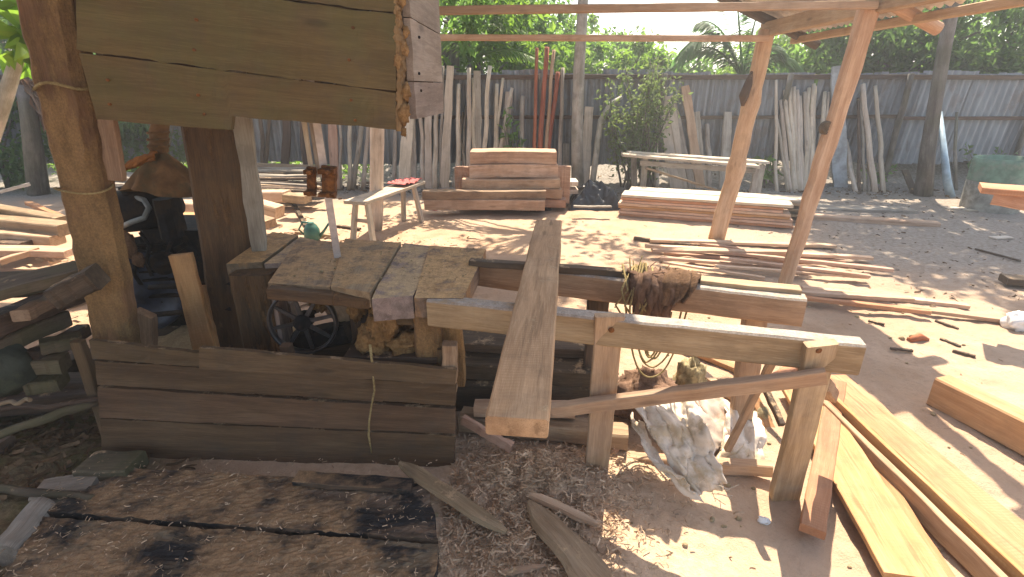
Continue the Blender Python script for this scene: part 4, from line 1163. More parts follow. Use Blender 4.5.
# beams on the ground right of the stack
piece('beam', P(798, 208, 7.2), P(912, 211, 7.0), .26, .06, 'grey', 'flat grey board on the ground right of the low plank stack', 'board')
a, b = P(810, 219, 6.55), P(937, 227, 6.2); piece('beam', a, b, .14, .13, 'pink', 'long pinkish beam on the ground between the squared pole and the drum', 'beam')
piece('lath', G(790, 203), G(830, 206), .12, .03, 'palewood', 'small pale lath lying behind the flat grey board', 'lath')
for i, (px, py, l) in enumerate(((945, 209, .35), (965, 211, .3), (992, 239, .22))):
    a = G(px, py); piece('chip_board', a + V((0, 0, .01)), a + V((l, .03, .015)), .1, .015, 'palewood', ('small pale offcut on the dark soil near the drum foot', 'pale bluish offcut closest to the drum foot', 'small pale chip of board on the soil right of the beam')[i], 'offcut')
# loose freshly sawn laths: (x0,y0,x1,y1,width,thick,mat,label)
laths = [
    ((634, 238), (690, 245), .05, .03, 'dark', 'dark weathered lath at the left end of the loose lath pile'),
    ((650, 240), (835, 246), .09, .03, 'pink', 'whitest lath at the back of the loose lath pile'),
    ((645, 246), (872, 258), .07, .03, 'pink', 'long lath along the back of the loose lath pile'),
    ((652, 250), (788, 252), .08, .025, 'pink', 'short wide lath in the middle of the loose lath pile'),
    ((664, 253), (886, 268), .06, .03, 'redbrown', 'reddish lath reaching farthest right in the loose lath pile'),
    ((660, 258), (845, 272), .06, .03, 'pink', 'front lath of the loose lath pile'),
    ((690, 249), (893, 270), .05, .03, 'pink', 'pale narrow lath on top of the loose lath pile'),
    ((720, 258), (870, 276), .05, .025, 'pink', 'lath fanned out at the front right of the loose lath pile'),
    ((700, 244), (845, 262), .06, .03, 'redbrown', 'brown lath slanting across the loose lath pile'),
    ((663, 262), (765, 278), .04, .02, 'pink', 'short loose lath in front of the pile, pointing to the squared pole'),
    ((715, 266), (868, 277), .05, .02, 'pink', 'pale broken lath on the sand in front of the loose lath pile'),
    ((800, 292), (912, 299), .08, .03, 'pink', 'short brown lath at the back of the small lath group right of the table'),
    ((802, 288), (968, 306), .07, .03, 'pink', 'middle lath of the small group right of the table'),
    ((806, 296), (1002, 320), .05, .025, 'redbrown', 'longest thin lath stretching right into the shade'),
    ((805, 298), (930, 312), .05, .03, 'fresh', 'dark-edged lath in front of the small lath group right of the table'),
]
for i, (p, q, w, t, mat, lab) in enumerate(laths):
    z = .02 + .022 * (i % 4)
    a, b = G(*p, z), G(*q, z * rng.uniform(.6, 1))
    piece('loose_lath', a, b, w, t, mat, lab, 'lath', 'laths strewn on the sand', segs=12, jit=.003, waney=.006, bow=.0)

# ------------------------------------------------------------------ squared timber, right
a = V((2.285, 2.40, .083)); dd = V((.30, -.954, 0))
M['timber'] = wood('new_timber', (.52, .31, .15), (.37, .20, .09), (.6, .4, .22), dirt=.2, rings=.6)
piece('squared_timber', a, a + dd * 1.7, .115, .165, 'timber', 'big squared new timber lying on the sunny sand', 'timber', segs=14, jit=.002, ch=.008)
# boards in the near right corner, on the ground
def gb(p, q, w, t, z, mat, label, name='wide_board', **k):
    a, b = G(*p, z), G(*q, z); a.z = b.z = z - t / 2
    return piece(name, a, b, w, t, mat, label, 'board', 'new boards beside the sawing table', segs=16, **k)
gb((813, 528), (838, 380), .085, .035, .085, 'fresh', 'short yellowish board ending in front of the table leg, leftmost of the new boards', jit=.002)
gb((960, 640), (812, 388), .225, .03, .045, 'fresh', 'widest new board, lying flat beside the short yellowish one', jit=.002, waney=.003)
gb((918, 577), (800, 385), .20, .025, .08, 'fresh', 'pale board overlapping the widest new board under the table end', jit=.002)
a, b = V((1.62, 1.0, .055)), V((1.60, 2.42, .05))
piece('edge_strip', a, b, .03, .09, 'redbrown', 'reddish strip set on edge, nearer the widest new board', 'strip', 'new boards beside the sawing table', segs=12)
piece('edge_strip', a + V((.05, 0, .015)), b + V((.05, .1, .012)), .022, .11, 'fresh', 'orange strip set on edge against the outermost board', 'strip', 'new boards beside the sawing table', segs=12)
piece('wide_board', V((1.83, .9, .055)), V((1.79, 2.56, .05)), .20, .06, 'fresh', 'outermost new board with bright uneven edge towards the open sand', 'board', 'new boards beside the sawing table', segs=22, jit=.004, waney=.016)
# thinner offcuts seen under the table end
for (p, q, Ya, Yb, w, t, mat, lab) in (
    ((680, 345), (745, 372), 2.6, 2.5, .07, .03, 'fresh', 'pale lath showing between the two rails'),
    ((746, 384), (775, 442), 2.35, 2.12, .06, .03, 'fresh', 'bright slanting lath behind the brace near the far leg'),
    ((764, 386), (782, 425), 2.3, 2.1, .03, .03, 'dark', 'thin dark stick beside the bright slanting lath'),
    ((700, 372), (735, 398), 2.7, 2.6, .05, .03, 'redbrown', 'reddish offcut lying in the sun beyond the far table leg'),
    ((775, 378), (800, 362), 2.9, 3.0, .06, .03, 'fresh', 'pale offcut behind the strut of the table')):
    ga, gb_ = (P(*p, Ya), P(*q, Yb)) if 'slanting' in lab else (G(*p, .02), G(*q, .02))
    piece('offcut', ga, gb_, w, t, mat, lab, 'offcut')

# ------------------------------------------------------------------ rag, ropes, sacks on and under the table
def railpt(u): return q0 + (q1 - q0) * u
rd = (q1 - q0).normalized(); rn = V((rd.y, -rd.x, 0))
if rn.y > 0: rn = -rn      # towards the viewer
def ragf(u, v, u0=.50, u1=.70, front=.17, back=.14, sd=0):
    base = railpt(u0 + (u1 - u0) * u)
    s = v * (front + back + .09) - back
    fold = .022 * math.sin(u * 21 + sd) + .03 * noise.noise((u * 7, v * 2.0, sd)) + .016 * noise.noise((u * 17, v * 4, sd + 4))
    L = 1 + .25 * noise.noise((u * 4, 0, sd + 8))
    if s < 0: p = base - rn * (.052 + abs(fold)) + V((0, 0, .01 + s * L))
    elif s < .09: p = base + rn * (-.045 + s) + V((0, 0, .02 + abs(fold) * .6))
    else: p = base + rn * (.056 + abs(fold) * 1.2) + V((0, 0, .012 - (s - .09) * L))
    return p + rd * (.02 * noise.noise((u * 9, v * 6, sd + 2)))
def strips(n, ua, ub, front, back, wmul=1.0):
    m = MB()
    for i in range(n):
        uc = ua + (ub - ua) * (i + .5) / n + rng.uniform(-.012, .012); hw = rng.uniform(.010, .026) * wmul; sd = rng.uniform(0, 60)
        fl, bl = front * rng.uniform(.45, 1.05), back * rng.uniform(.5, 1.1); off = rng.uniform(.0, .022)
        def fn(u, v, uc=uc, hw=hw, sd=sd, fl=fl, bl=bl, off=off):
            taper = 1 - .55 * abs(2 * v - 1) ** 3
            p = ragf(.5, v, uc - .0005, uc + .0005, fl, bl, sd)
            return p + rd * ((u - .5) * 2 * hw * 1.5 * taper + .03 * noise.noise((v * 3, sd, 1))) + rn * (off + .016 * math.sin(u * 9 + sd) + .012 * noise.noise((u * 5, v * 6, sd))) + V((0, 0, off + .014 * noise.noise((u * 6, v * 5, sd + 5))))
        patch(m, fn, 10, 34, .006)
    for i in range(14 * n // 5):      # frayed fibres
        p = railpt(rng.uniform(ua, ub)) + V((0, 0, .02)) + rn * rng.uniform(-.05, .06)
        tube(m, [p, p + V((rng.uniform(-.03, .03), rng.uniform(-.02, .02), rng.uniform(.01, .045))), p + V((rng.uniform(-.05, .05), rng.uniform(-.03, .03), rng.uniform(-.03, .06)))], .0022, 4)
    return m
m = strips(4, .578, .668, .19, .15, 1.8); patch(m, lambda u, v: ragf(u, v, .57, .668, .16, .14, 2), 50, 40, .008)
tag(m.build('rag', M['rag']), 'ragged brown cloth draped over the far rail of the sawing table', 'rag')
tag(strips(2, .662, .708, .15, .14, 1.8).build('sacking', M['fluff']), 'lighter brown sacking hung next to the ragged cloth on the far rail', 'sacking')
m = MB()
for i in range(9):
    u = .545 + .008 * i + rng.uniform(-.01, .01); bs = railpt(u)
    pts = [bs - rn * .06 + V((0, 0, -.06)), bs + V((rng.uniform(-.02, .02), 0, .05 + rng.uniform(0, .03))), bs + rn * .085 + V((rng.uniform(-.03, .03), 0, -.03)), bs + rn * .09 + V((rng.uniform(-.03, .03), 0, -.10)), bs + rn * .085 + V((rng.uniform(-.05, .05), 0, -.17))]
    tube(m, pts, .005, 5)
for i in range(6):
    bs = railpt(.56) + rdir() * .02; tube(m, [bs, bs + V((rng.uniform(-.05, .04), rng.uniform(-.03, .03), rng.uniform(.03, .11)))], .003, 4)
tag(m.build('rope_tangle', M['rope']), 'tangle of frayed yellow rope thrown over the far rail left of the brown cloth', 'rope')
m = MB()
for i in range(6):
    x0, x1, dp = 632 + i * 4 + rng.uniform(-4, 4), 682 - i * 5 + rng.uniform(-5, 5), 378 - i * 5 + rng.uniform(-6, 2)
    Yq = 2.12
    A, B, Cc = P(x0, 312, Yq), P(x1, 314, Yq), P(656 + rng.uniform(-3, 3), dp, Yq)
    pts = []
    for k in range(15):
        u = k / 14; p = A.lerp(B, u); s = 4 * u * (1 - u); s = s ** .55
        p.z = A.z + (Cc.z - A.z) * s; p += V((.004 * noise.noise((u * 5, i, 0)), .02 * noise.noise((u * 4, i, 3)), 0)); pts.append(p)
    tube(m, pts, .0045, 6)
tag(m.build('rope_loops', M['rope']), 'loops of old yellow rope hanging down between the two rails', 'rope')
# bundle under the ropes
m = MB(); c = P(650, 384, 2.22); blob(m, c + V((0, 0, -.05)), .15, .12, .13, 36, 22, .45, 4); blob(m, c + V((-.08, .05, -.12)), .14, .1, .12, 30, 18, .45, 4)
tag(m.build('rag_bundle', M['rag']), 'dark brown bundle of rags behind the brace under the rope loops', 'bundle')
m = MB(); c = P(690, 378, 2.35); blob(m, c - V((0, 0, .03)), .075, .075, .145, 26, 18, .4, 4); tag(m.build('mottled_bag', M['sackgreen']), 'small mottled yellow-green bag right of the rag bundle', 'bag')
m = MB(); c = P(756, 418, 2.25); blob(m, c, .07, .06, .08, 26, 18, .2, 3); tag(m.build('round_bag', M['sackgreen']), 'pale rounded bag between the table strut and the far right leg', 'bag')
# white woven sack thrown over the stretcher
def quadcloth(A, B, C, D, amp, sd, f=1.0, sag=0.0):
    A, B, C, D = V(A), V(B), V(C), V(D); nn = (B - A).cross(D - A).normalized()
    if nn.y > 0: nn = -nn
    def fn(u, v):
        p = (A * (1 - u) + B * u) * (1 - v) + (D * (1 - u) + C * u) * v
        uu = u + .35 * v + .25 * noise.noise((u * 2, v * 2, sd + 20)); w = noise.noise((uu * 3.2 * f, v * 2.0 * f, sd)) + .5 * noise.noise((uu * 6 * f, v * 4.4 * f, sd + 3)) + .22 * noise.noise((uu * 13 * f, v * 11 * f, sd + 7))
        e = .02 * noise.noise((u * 6, v * 6, sd + 11))
        return p + nn * (amp * w + sag * 4 * v * (1 - v)) + (B - A).normalized() * e + (D - A).normalized() * e
    return fn
m = MB()
patch(m, quadcloth(P(629, 402, 2.02), P(690, 402, 1.98), P(727, 484, 1.62), P(690, 500, 1.66), .055, 3, 1.2, .06), 60, 60, .006)
patch(m, quadcloth(P(632, 412, 2.0), P(650, 440, 1.9), P(705, 502, 1.60), P(668, 470, 1.70), .03, 13, 1, .03), 40, 50, .006)
for i in range(18):
    p = P(rng.uniform(692, 728), rng.uniform(482, 500), 1.63); tube(m, [p, p + V((rng.uniform(-.01, .07), rng.uniform(-.05, .02), rng.uniform(-.05, .02)))], .0016, 4)
tag(m.build('white_sack', M['sack']), 'torn white woven sack spilling forward between the table legs', 'sack')
m = MB(); patch(m, quadcloth(P(666, 400, 2.25), P(712, 388, 2.3), P(745, 448, 1.95), P(690, 450, 1.9), .04, 23, 1, .04), 40, 40, .008)
tag(m.build('grey_sack', M['sackgrey']), 'dirty pinkish sack bunched behind the white sack under the brace', 'sack')
m = MB(); patch(m, quadcloth(P(722, 400, 2.2), P(756, 415, 2.15), P(764, 465, 1.86), P(716, 468, 1.84), .04, 33, 1, .04), 36, 36, .006)
tag(m.build('pale_sheet', M['sack']), 'pale dusty sheet lying beyond the white sack by the right table leg', 'sheet')
m = MB(); a = G(733, 394, .02); blob(m, a, .04, .03, .025, 16, 10, .3, 3); tag(m.build('plastic_scrap', M['whiteplastic']), 'scrap of white plastic beside the table strut', 'scrap')
m = MB(); a = G(764, 521); blob(m, a, .025, .02, .015, 16, 10, .35, 3); tag(m.build('paper_scrap', M['whiteplastic']), 'little crumpled white scrap on the soil in front of the right table leg', 'scrap')
m = MB(); a = G(1018, 322, .05); blob(m, a, .09, .07, .07, 20, 14, .35, 3); tag(m.build('white_bag', M['whiteplastic']), 'white plastic bag on the shaded soil at the right edge', 'bag')

# ------------------------------------------------------------------ bench with red cloth, watering can
bn = thing('low_bench', 'low rough plank bench standing in the sun behind the saw', 'bench', (-1.0, 5.4, 0))
a, b = P(352, 203, 4.9), P(424, 183, 6.5)
zb = .47
a, b = G(354, 203, zb), G(416, 182, zb)
m = MB(); plank(m, a, b, .26, .035, segs=12, waney=.008); m.build('seat', M['palewood'], bn)
d = (b - a).normalized(); s = V((d.y, -d.x, 0)); 
for (u, sg, lean) in ((.1, 1, .06), (.1, -1, .06), (.85, 1, .06), (.85, -1, .06)):
    p = a.lerp(b, u) + s * (.07 * sg); q = V((p.x, p.y, 0)) + s * (lean * sg) + d * (.05 if u > .5 else -.05)
    m = MB(); plank(m, q, p, .065, .04, up=s, jit=.003); m.build('leg', M['palewood'], bn)
m = MB(); p = a.lerp(b, .1); plank(m, p + s * .1 + V((0, 0, -.22)), p - s * .1 + V((0, 0, -.22)), .05, .03); m.build('stretcher', M['palewood'], bn)
m = MB(); c = a.lerp(b, .80) + V((0, 0, .02))
patch(m, lambda u, v: c + d * ((u - .5) * .42) + s * ((v - .5) * .24) + V((0, 0, .03 + .035 * (noise.noise((u * 5, v * 5, 0)) + .6 * noise.noise((u * 12, v * 11, 0))) * (1 if .05 < u < .95 else .2))), 30, 24, .006)
tag(m.build('red_cloth', M['red']), 'crumpled red cloth on the far end of the low bench', 'cloth')
wcn = thing('watering_can', 'green plastic watering can on the sand behind the saw blade', 'watering can', G(313, 240))
c = ROOT['watering_can']
m = MB(); lathe(m, c, (0, 0, 1), [(0, .07), (.02, .09), (.12, .085), (.17, .06), (.19, .035), (.20, .035)], 22); m.build('body', M['green'], wcn)
m = MB(); tube(m, [c + V((.08, 0, .04)), c + V((.14, 0, .11)), c + V((.20, 0, .19))], [.02, .014, .012], 8); m.build('spout', M['green'], wcn)
m = MB(); tube(m, [c + V((-.08, 0, .05)), c + V((-.14, 0, .12)), c + V((-.09, 0, .2)), c + V((-.02, 0, .2))], .011, 8); m.build('handle', M['green'], wcn)
m = MB(); a = G(435, 210); blob(m, a, .04, .03, .02, 14, 10, .3, 3); tag(m.build('red_scrap', M['red']), 'tiny red scrap on the sand in front of the long tan beams', 'scrap')
m = MB(); a = G(909, 341); tube(m, [a, a + V((.08, .02, .02)), a + V((.13, 0, .01))], [.02, .03, .01], 7, .4); tag(m.build('orange_offcut', M['redpole']), 'small orange-red chip on the sand beyond the squared timber', 'offcut')

# ------------------------------------------------------------------ drum, right-edge table
c = G(988, 209); c.z = 0
dm = thing('drum', 'old grey concrete drum with a green painted rim in front of the fence', 'drum', c)
ax = V((-.03, 0, 1)).normalized()
m = MB(); prof = [(-.03, .315)] + [(.40 * i / 8, .32 + .004 * (i % 2)) for i in range(9)]; lathe(m, c, ax, prof, 32); m.build('barrel', M['drum'], dm)
m = MB(); prof = [(.40, .321)]
for i in range(6): prof += [(.41 + i * .045, .327), (.43 + i * .045, .317)]
prof += [(.70, .315), (.70, .285), (.55, .28)]
lathe(m, c, ax, prof, 32); m.build('rim', M['drumgreen'], dm)
ws = thing('work_stand', 'sunlit plank on a rough stand jutting in at the right edge', 'stand', (3.9, 4.0, 0))
z = .95
a, b = G(995, 191, z), G(1100, 200, z)
m = MB(); plank(m, a + V((0, .12, 0)), b + V((0, .12, 0)), .26, .04, segs=8, waney=.006); m.build('top_board', M['fresh'], ws)
m = MB(); plank(m, a + V((.12, .12, -.06)), b + V((0, .12, -.09)), .16, .09, segs=8, waney=.01); m.build('bearer', M['redbrown'], ws)
for dx in (.75, 1.0):
    m = MB(); p = a + V((dx, .15, -.1)); plank(m, V((p.x + .05, p.y, 0)), p, .08, .06, up=(0, -1, 0)); m.build('leg', M['tan'], ws)
a, b = G(1003, 279, .06), G(1060, 284, .06)
piece('dark_plank', a, b, .14, .06, 'dark', 'dark plank end lying on the shaded soil at the right edge', 'plank')
a, b = G(975, 250), G(1020, 262); piece('twig', a + V((0, 0, .012)), b + V((0, 0, .012)), .02, .018, 'dark', 'thin dark twig on the shaded soil near the right edge', 'twig')
for i, (p, q) in enumerate((((935, 322), (958, 330)), ((952, 352), (975, 358)), ((890, 350), (912, 352)), ((868, 322), (884, 326)), ((960, 348), (940, 340)))):
    piece('twig', G(*p) + V((0, 0, .01)), G(*q) + V((0, 0, .01)), .02, .015, 'dark', ('short dark twig in the shade beyond the squared timber', 'dark twig right beside the lit end of the squared timber', 'twig at the left end of the shade patch', 'small dark twig on the sunny sand by the rail end', 'crossing dark twig in the shade patch')[i], 'twig', 'twigs on the sand')
# ------------------------------------------------------------------ engine and its cover
en = thing('engine', 'oily black diesel engine with blue-black flywheel beside the rough shed post', 'engine', (-2.15, 3.15, 0))
ec = V((-2.12, 3.15, 0))
def ep(px, py, Y=3.0): return P(px, py, Y)
m = MB(); plank(m, (-2.35, 3.05, .10), (-1.55, 3.05, .10), .12, .16); m.build('skid', M['dark'], en)
m = MB(); plank(m, (-2.35, 3.40, .10), (-1.55, 3.40, .10), .12, .16); m.build('skid', M['dark'], en)
m = MB(); plank(m, (-2.02, 3.2, .16), (-2.02, 3.2, .80), .46, .40, up=(0, -1, 0), segs=6, ch=.06, jit=.008); o = m.build('crankcase', M['blackiron'], en)
m = MB(); plank(m, ep(142, 236, 3.1), ep(165, 300, 3.05), .16, .2, up=(0, -1, 0), segs=6, ch=.03, jit=.008, waney=.01); m.build('cylinder', M['blackiron'], en)
mm = MB()
for i in range(7):
    p = ep(148, 246, 2.98).lerp(ep(168, 296, 2.94), i / 6); plank(mm, p + V((-.1, 0, 0)), p + V((.1, 0, .01)), .05, .012, jit=.002, segs=2)
mm.build('fins', M['blackiron'], en)
m = MB(); a = ep(148, 214, 3.1); lathe(m, a + V((-.17, 0, .01)), (1, .1, .12), [(0, .03), (0, .10), (.03, .125), (.15, .13), (.28, .125), (.31, .10), (.33, .06), (.36, .055), (.36, .02)], 28); lathe(m, a + V((-.05, -.02, .1)), (0, 0, 1), [(0, .05), (.05, .05), (.055, .06), (.07, .06), (.07, .0001)], 18); m.build('hopper', M['blackiron'], en)
m = MB(); a = ep(168, 208, 2.98); plank(m, a + V((0, 0, -.17)), a + V((0, 0, .06)), .10, .16, up=(0, -1, 0), segs=4, ch=.03); m.build('radiator', M['blackiron'], en)
fw = ep(137, 292, 2.92)
m = MB(); lathe(m, fw + V((.0, .06, 0)), (.25, -1, 0), [(0, .10), (0, .245), (.015, .255), (.08, .255), (.09, .24), (.08, .20), (.05, .18), (.05, .06), (.10, .05), (.10, .0001)], 40); m.build('flywheel', M['blueiron'], en)
m = MB(); pts = [ep(123, 226, 2.95), ep(132, 222, 2.9), ep(144, 218, 2.88), ep(149, 208, 2.92), ep(144, 200, 3.0), ep(134, 197, 3.05)]; tube(m, pts, .015, 10); m.build('hose', M['hose'], en)
for q in (((140, 232), (150, 246), (146, 262), (152, 276)), ((166, 226), (172, 240), (166, 254), (170, 270)), ((128, 244), (136, 258), (134, 274), (142, 286))):
    m = MB(); tube(m, [ep(x, y, 2.92) for x, y in q], .011, 8); m.build('fuel_pipe', M['blackiron'], en)
m = MB(); lathe(m, ep(166, 262, 2.93), (.1, -1, .1), [(0, .07), (.04, .07), (.05, .05), (.05, .02), (.08, .02), (.08, .0001)], 22); m.build('pump', M['blackiron'], en)
m = MB(); pts = [ep(176, 250, 3.0), ep(188, 243, 3.0), ep(196, 252, 3.0), ep(192, 262, 3.0)]; tube(m, pts, .02, 8); m.build('pipe', M['blackiron'], en)
for (ya, yb) in ((284, 286), (312, 311)):
    a, b = P(150, ya + 3, 2.75), P(232, yb - 3, 2.66); m = MB(); tube(m, [a, b], .016, 8)
    lathe(m, P(190, (ya + yb) / 2, 2.70), (1, 0, 0), [(0, .014), (0, .03), (.02, .03), (.02, .014)], 8, False); m.build('rod', M['blackiron'], en)
m = MB(); pts = [P(217, 302, 2.75), P(213, 296, 2.75), P(214, 288, 2.75)]; tube(m, pts, .014, 8); m.build('lever', M['blackiron'], en)
m = MB(); c = ep(129, 245, 2.85); blob(m, c, .035, .03, .08, 18, 14, .3, 4); blob(m, c + V((.03, 0, -.09)), .03, .03, .045, 16, 12, .3, 4); tag(m.build('sawdust_rag', M['fluff']), 'dirty pale rag tucked between the rough post and the engine', 'rag')
# canvas cover hung over the engine like a cone
Yc = 2.95
apex = P(159, 150, Yc); bc = P(164, 188, Yc)
cv = thing('canvas_cover', 'dirty brown canvas tied up into a cone over the engine', 'cover', (bc.x, bc.y, bc.z))
def cone(u, v):
    a = 2 * math.pi * u; k = v ** .8
    fold = 1 + .12 * math.sin(9 * a) * v + .18 * noise.noise((math.cos(a) * 2, math.sin(a) * 2, v * 1.5))
    p = apex.lerp(bc, v)
    return p + V((math.cos(a) * .205 * k * fold + .02 * k, math.sin(a) * .17 * k * fold, .02 * math.cos(a * 3) * v - .05 * v * max(0, math.cos(a - .4))))
m = MB(); patch(m, cone, 72, 20, .006); m.build('canvas', M['cover'], cv)
m = MB(); patch(m, lambda u, v: P(157 - 34 * v - 3 * u, 151 + 15 * v ** 1.3 + 11 * u * (1 - .4 * v), Yc - .05 - .03 * math.sin(u * 3)) + V((0, .02 * noise.noise((u * 4, v * 4, 0)), .012 * noise.noise((u * 5, v * 6, 4)))), 14, 26, .006); m.build('flap', M['coverleft'], cv)
m = MB(); tube(m, line(P(158, 152, Yc), P(160, 112, Yc), 10, wob=.01), [.042, .05, .043, .046, .043, .045, .043, .044, .043, .043, .043], 10, .15)
for k in range(3):
    c = P(158.5, 146 - 6 * k, Yc); pts = [c + V((.05 * math.cos(a), .05 * math.sin(a), .004 * k)) for a in [i * math.pi / 8 for i in range(17)]]; tube(m, pts, .007, 6)
m.build('tied_neck', M['cover'], cv)
m = MB(); tube(m, [P(160, 114, Yc), P(160, 60, Yc), V((P(160, 60, Yc).x, Yc, 3.0))], .012, 6); m.build('rope', M['rope'], cv)

# pale uprights in front of the engine
piece('pale_post', P(206, 352, 2.45), P(181, 254, 2.5), .10, .05, 'fresh', 'new yellowish post leaning in front of the engine, the wider one', 'post', upv=(.3, -1, 0))
piece('pale_post', P(214, 348, 2.56), P(200, 286, 2.6), .05, .04, 'fresh', 'slimmer new post close behind the wider leaning one by the engine', 'post', upv=(.2, -1, 0))
piece('stub_post', P(147, 352, 2.4), P(146, 313, 2.4), .085, .05, 'tan', 'short sawn-off stub showing above the skirt by the rough post', 'stub', upv=(0, -1, 0), skew=.3)

# ------------------------------------------------------------------ timber heaps on the left
lit = [
    ((-30, 205), (62, 221), 5.4, 5.2, .14, .09, 'tan', 'upper sawn beam of the sunlit heap beyond the rough post'),
    ((-30, 219), (68, 229), 5.2, 5.0, .2, .11, 'tan', 'thick middle beam of the sunlit heap beyond the rough post'),
    ((-30, 232), (58, 240), 5.0, 4.9, .16, .10, 'pink', 'pale-topped lower beam of the sunlit heap beyond the rough post'),
    ((-20, 250), (72, 252), 4.6, 4.6, .18, .06, 'pink', 'flat pale board in front of the sunlit heap'),
    ((28, 203), (66, 219), 5.9, 5.3, .06, .04, 'fresh', 'bright narrow slat slanting off the back of the sunlit heap'),
    ((0, 192), (30, 184), 6.8, 7.0, .05, .04, 'palewood', 'thin pale slat alone on the dark ground behind the sunlit heap'),
    ((0, 262), (40, 249), 4.4, 4.6, .08, .05, 'redbrown', 'brown slat leaning across the sunlit chips at the left edge'),
    ((-20, 243), (30, 245), 4.9, 4.8, .2, .08, 'dark', 'dark beam end in the shadow under the sunlit heap')]
for (p, q, Ya, Yb, w, t, mat, lab) in lit:
    piece('heap_beam', P(*p, Ya), P(*q, Yb), w, t, mat, lab, 'beam', 'timbers in the sunlit heap', waney=.01)
near = [
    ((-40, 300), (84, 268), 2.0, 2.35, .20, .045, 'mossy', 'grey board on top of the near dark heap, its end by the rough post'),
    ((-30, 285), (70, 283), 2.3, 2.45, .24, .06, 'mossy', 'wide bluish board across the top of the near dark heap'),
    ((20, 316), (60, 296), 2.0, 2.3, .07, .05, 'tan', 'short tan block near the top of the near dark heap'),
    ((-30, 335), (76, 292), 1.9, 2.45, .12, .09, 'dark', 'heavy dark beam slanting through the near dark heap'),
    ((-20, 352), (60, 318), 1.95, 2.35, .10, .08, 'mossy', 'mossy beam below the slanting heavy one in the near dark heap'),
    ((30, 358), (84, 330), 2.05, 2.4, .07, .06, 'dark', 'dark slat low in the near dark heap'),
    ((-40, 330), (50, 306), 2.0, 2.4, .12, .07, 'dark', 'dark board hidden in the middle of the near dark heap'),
    ((40, 347), (82, 340), 2.1, 2.2, .08, .06, 'mossy', 'pale-ended block low at the right of the near dark heap'),
    ((20, 366), (66, 362), 2.05, 2.1, .10, .07, 'mossy', 'mossy block at the foot of the near dark heap'),
    ((30, 385), (64, 380), 2.02, 2.06, .10, .06, 'mossy', 'short green-stained block on the soil before the near dark heap'),
    ((58, 296), (98, 276), 1.93, 1.98, .13, .085, 'dark', 'blunt dark beam end resting against the rough post')]
for (p, q, Ya, Yb, w, t, mat, lab) in near:
    piece('heap_beam', P(*p, Ya), P(*q, Yb), w, t, mat, lab, 'beam', 'timbers in the near dark heap', waney=.012, jit=.005)
m = MB(); a = P(4, 370, 2.0); blob(m, a, .11, .1, .12, 28, 18, .15, 3); tag(m.build('grey_stone', M['rock']), 'rounded grey stone at the left edge below the near dark heap', 'stone')
for i in range(7):     # packing timbers inside the heap
    a = V((-2.9 + rng.uniform(-.3, .1), 2.0 + .12 * i, .06 + .07 * (i % 3))); b = a + V((.75 + rng.uniform(-.1, .2), rng.uniform(-.1, .15), rng.uniform(-.03, .06)))
    piece('heap_beam', a, b, .12, .08, 'dark', '%s buried timber from the front in the bottom of the near dark heap' % ORD[i], 'beam', 'buried timbers in the near dark heap', waney=.01)
poles = [((-10, 412), (102, 398), 1.98, 2.0, .012, 'dark', 'long thin dark stick lying level left of the skirt'),
         ((-10, 438), (100, 400), 1.85, 2.02, .02, 'mossy', 'thicker mossy stick slanting up to the skirt corner'),
         ((-10, 488), (92, 499), 1.68, 1.62, .018, 'mossy', 'bent stick lying near the floor boards at the left'),
         ((0, 404), (30, 400), 2.0, 2.0, .01, 'tan', 'thin pale twig at the left edge above the mossy stick')]
for (p, q, Ya, Yb, r, mat, lab) in poles:
    a, b = P(*p, Ya), P(*q, Yb); a.z = max(a.z, .03); b.z = max(b.z, .03); m = MB(); tube(m, line(a, b, 10, wob=.03), r, 8, .2); tag(m.build('ground_stick', M[mat]), lab, 'stick', 'sticks on the soil left of the saw')
# grey log and blocks at the lower left
a, b = G(2, 556, .05), G(44, 507, .06)
m = MB(); tube(m, line(a, b, 8, wob=.01), .052, 14, .1); tag(m.build('grey_log', M['grey']), 'short weathered grey log at the lower left beside the floor boards', 'log')
piece('grey_block', G(38, 494, .04), G(98, 483, .05), .12, .05, 'grey', 'flat greyish block between the grey log and the mossy stick', 'block', waney=.012)
piece('grey_block', G(86, 468, .06), G(138, 466, .07), .14, .07, 'mossy', 'grey-brown block at the left end of the upper floor board', 'block', waney=.015)

# floor boards in front of the skirt
def floorb(q, z, t, mat, label, rag=(.008, .01, .006, .01)):
    c = [G(px, py, z) - V((0, 0, t)) for px, py in q]
    m = MB(); sd = rng.uniform(0, 50)
    slab(m, c[0], c[1], c[2], c[3], t, 90, 26, .003, rag)
    for v in m.v:      # dust lies in uneven ridges on the boards
        if v.z > z - .012: v.z += .010 * max(0, noise.noise((v.x * 5, v.y * 7, sd))) + .006 * noise.noise((v.x * 22, v.y * 26, sd)) + .004 * noise.noise((v.x * 60, v.y * 60, sd))
    return tag(m.build('floor_board', M[mat]), label, 'board', 'floor boards in front of the saw')
floorb([(38, 512), (438, 539), (428, 484), (128, 468)], .075, .06, 'oily', 'upper oil-stained floor board covered with sawdust, next to the skirt')
floorb([(4, 576), (432, 604), (440, 544), (44, 517)], .07, .06, 'oily', 'middle oil-stained floor board, with a clean sawn right end')
floorb([(-60, 680), (430, 700), (436, 607), (-10, 580)], .065, .06, 'oily', 'nearest sawdust-covered floor board, cut off by the picture edge')
piece('thin_plank', G(296, 478, .10), G(412, 486, .09), .07, .022, 'oily', 'thin dusty plank with a shadow gap lying along the skirt foot', 'plank', waney=.006)
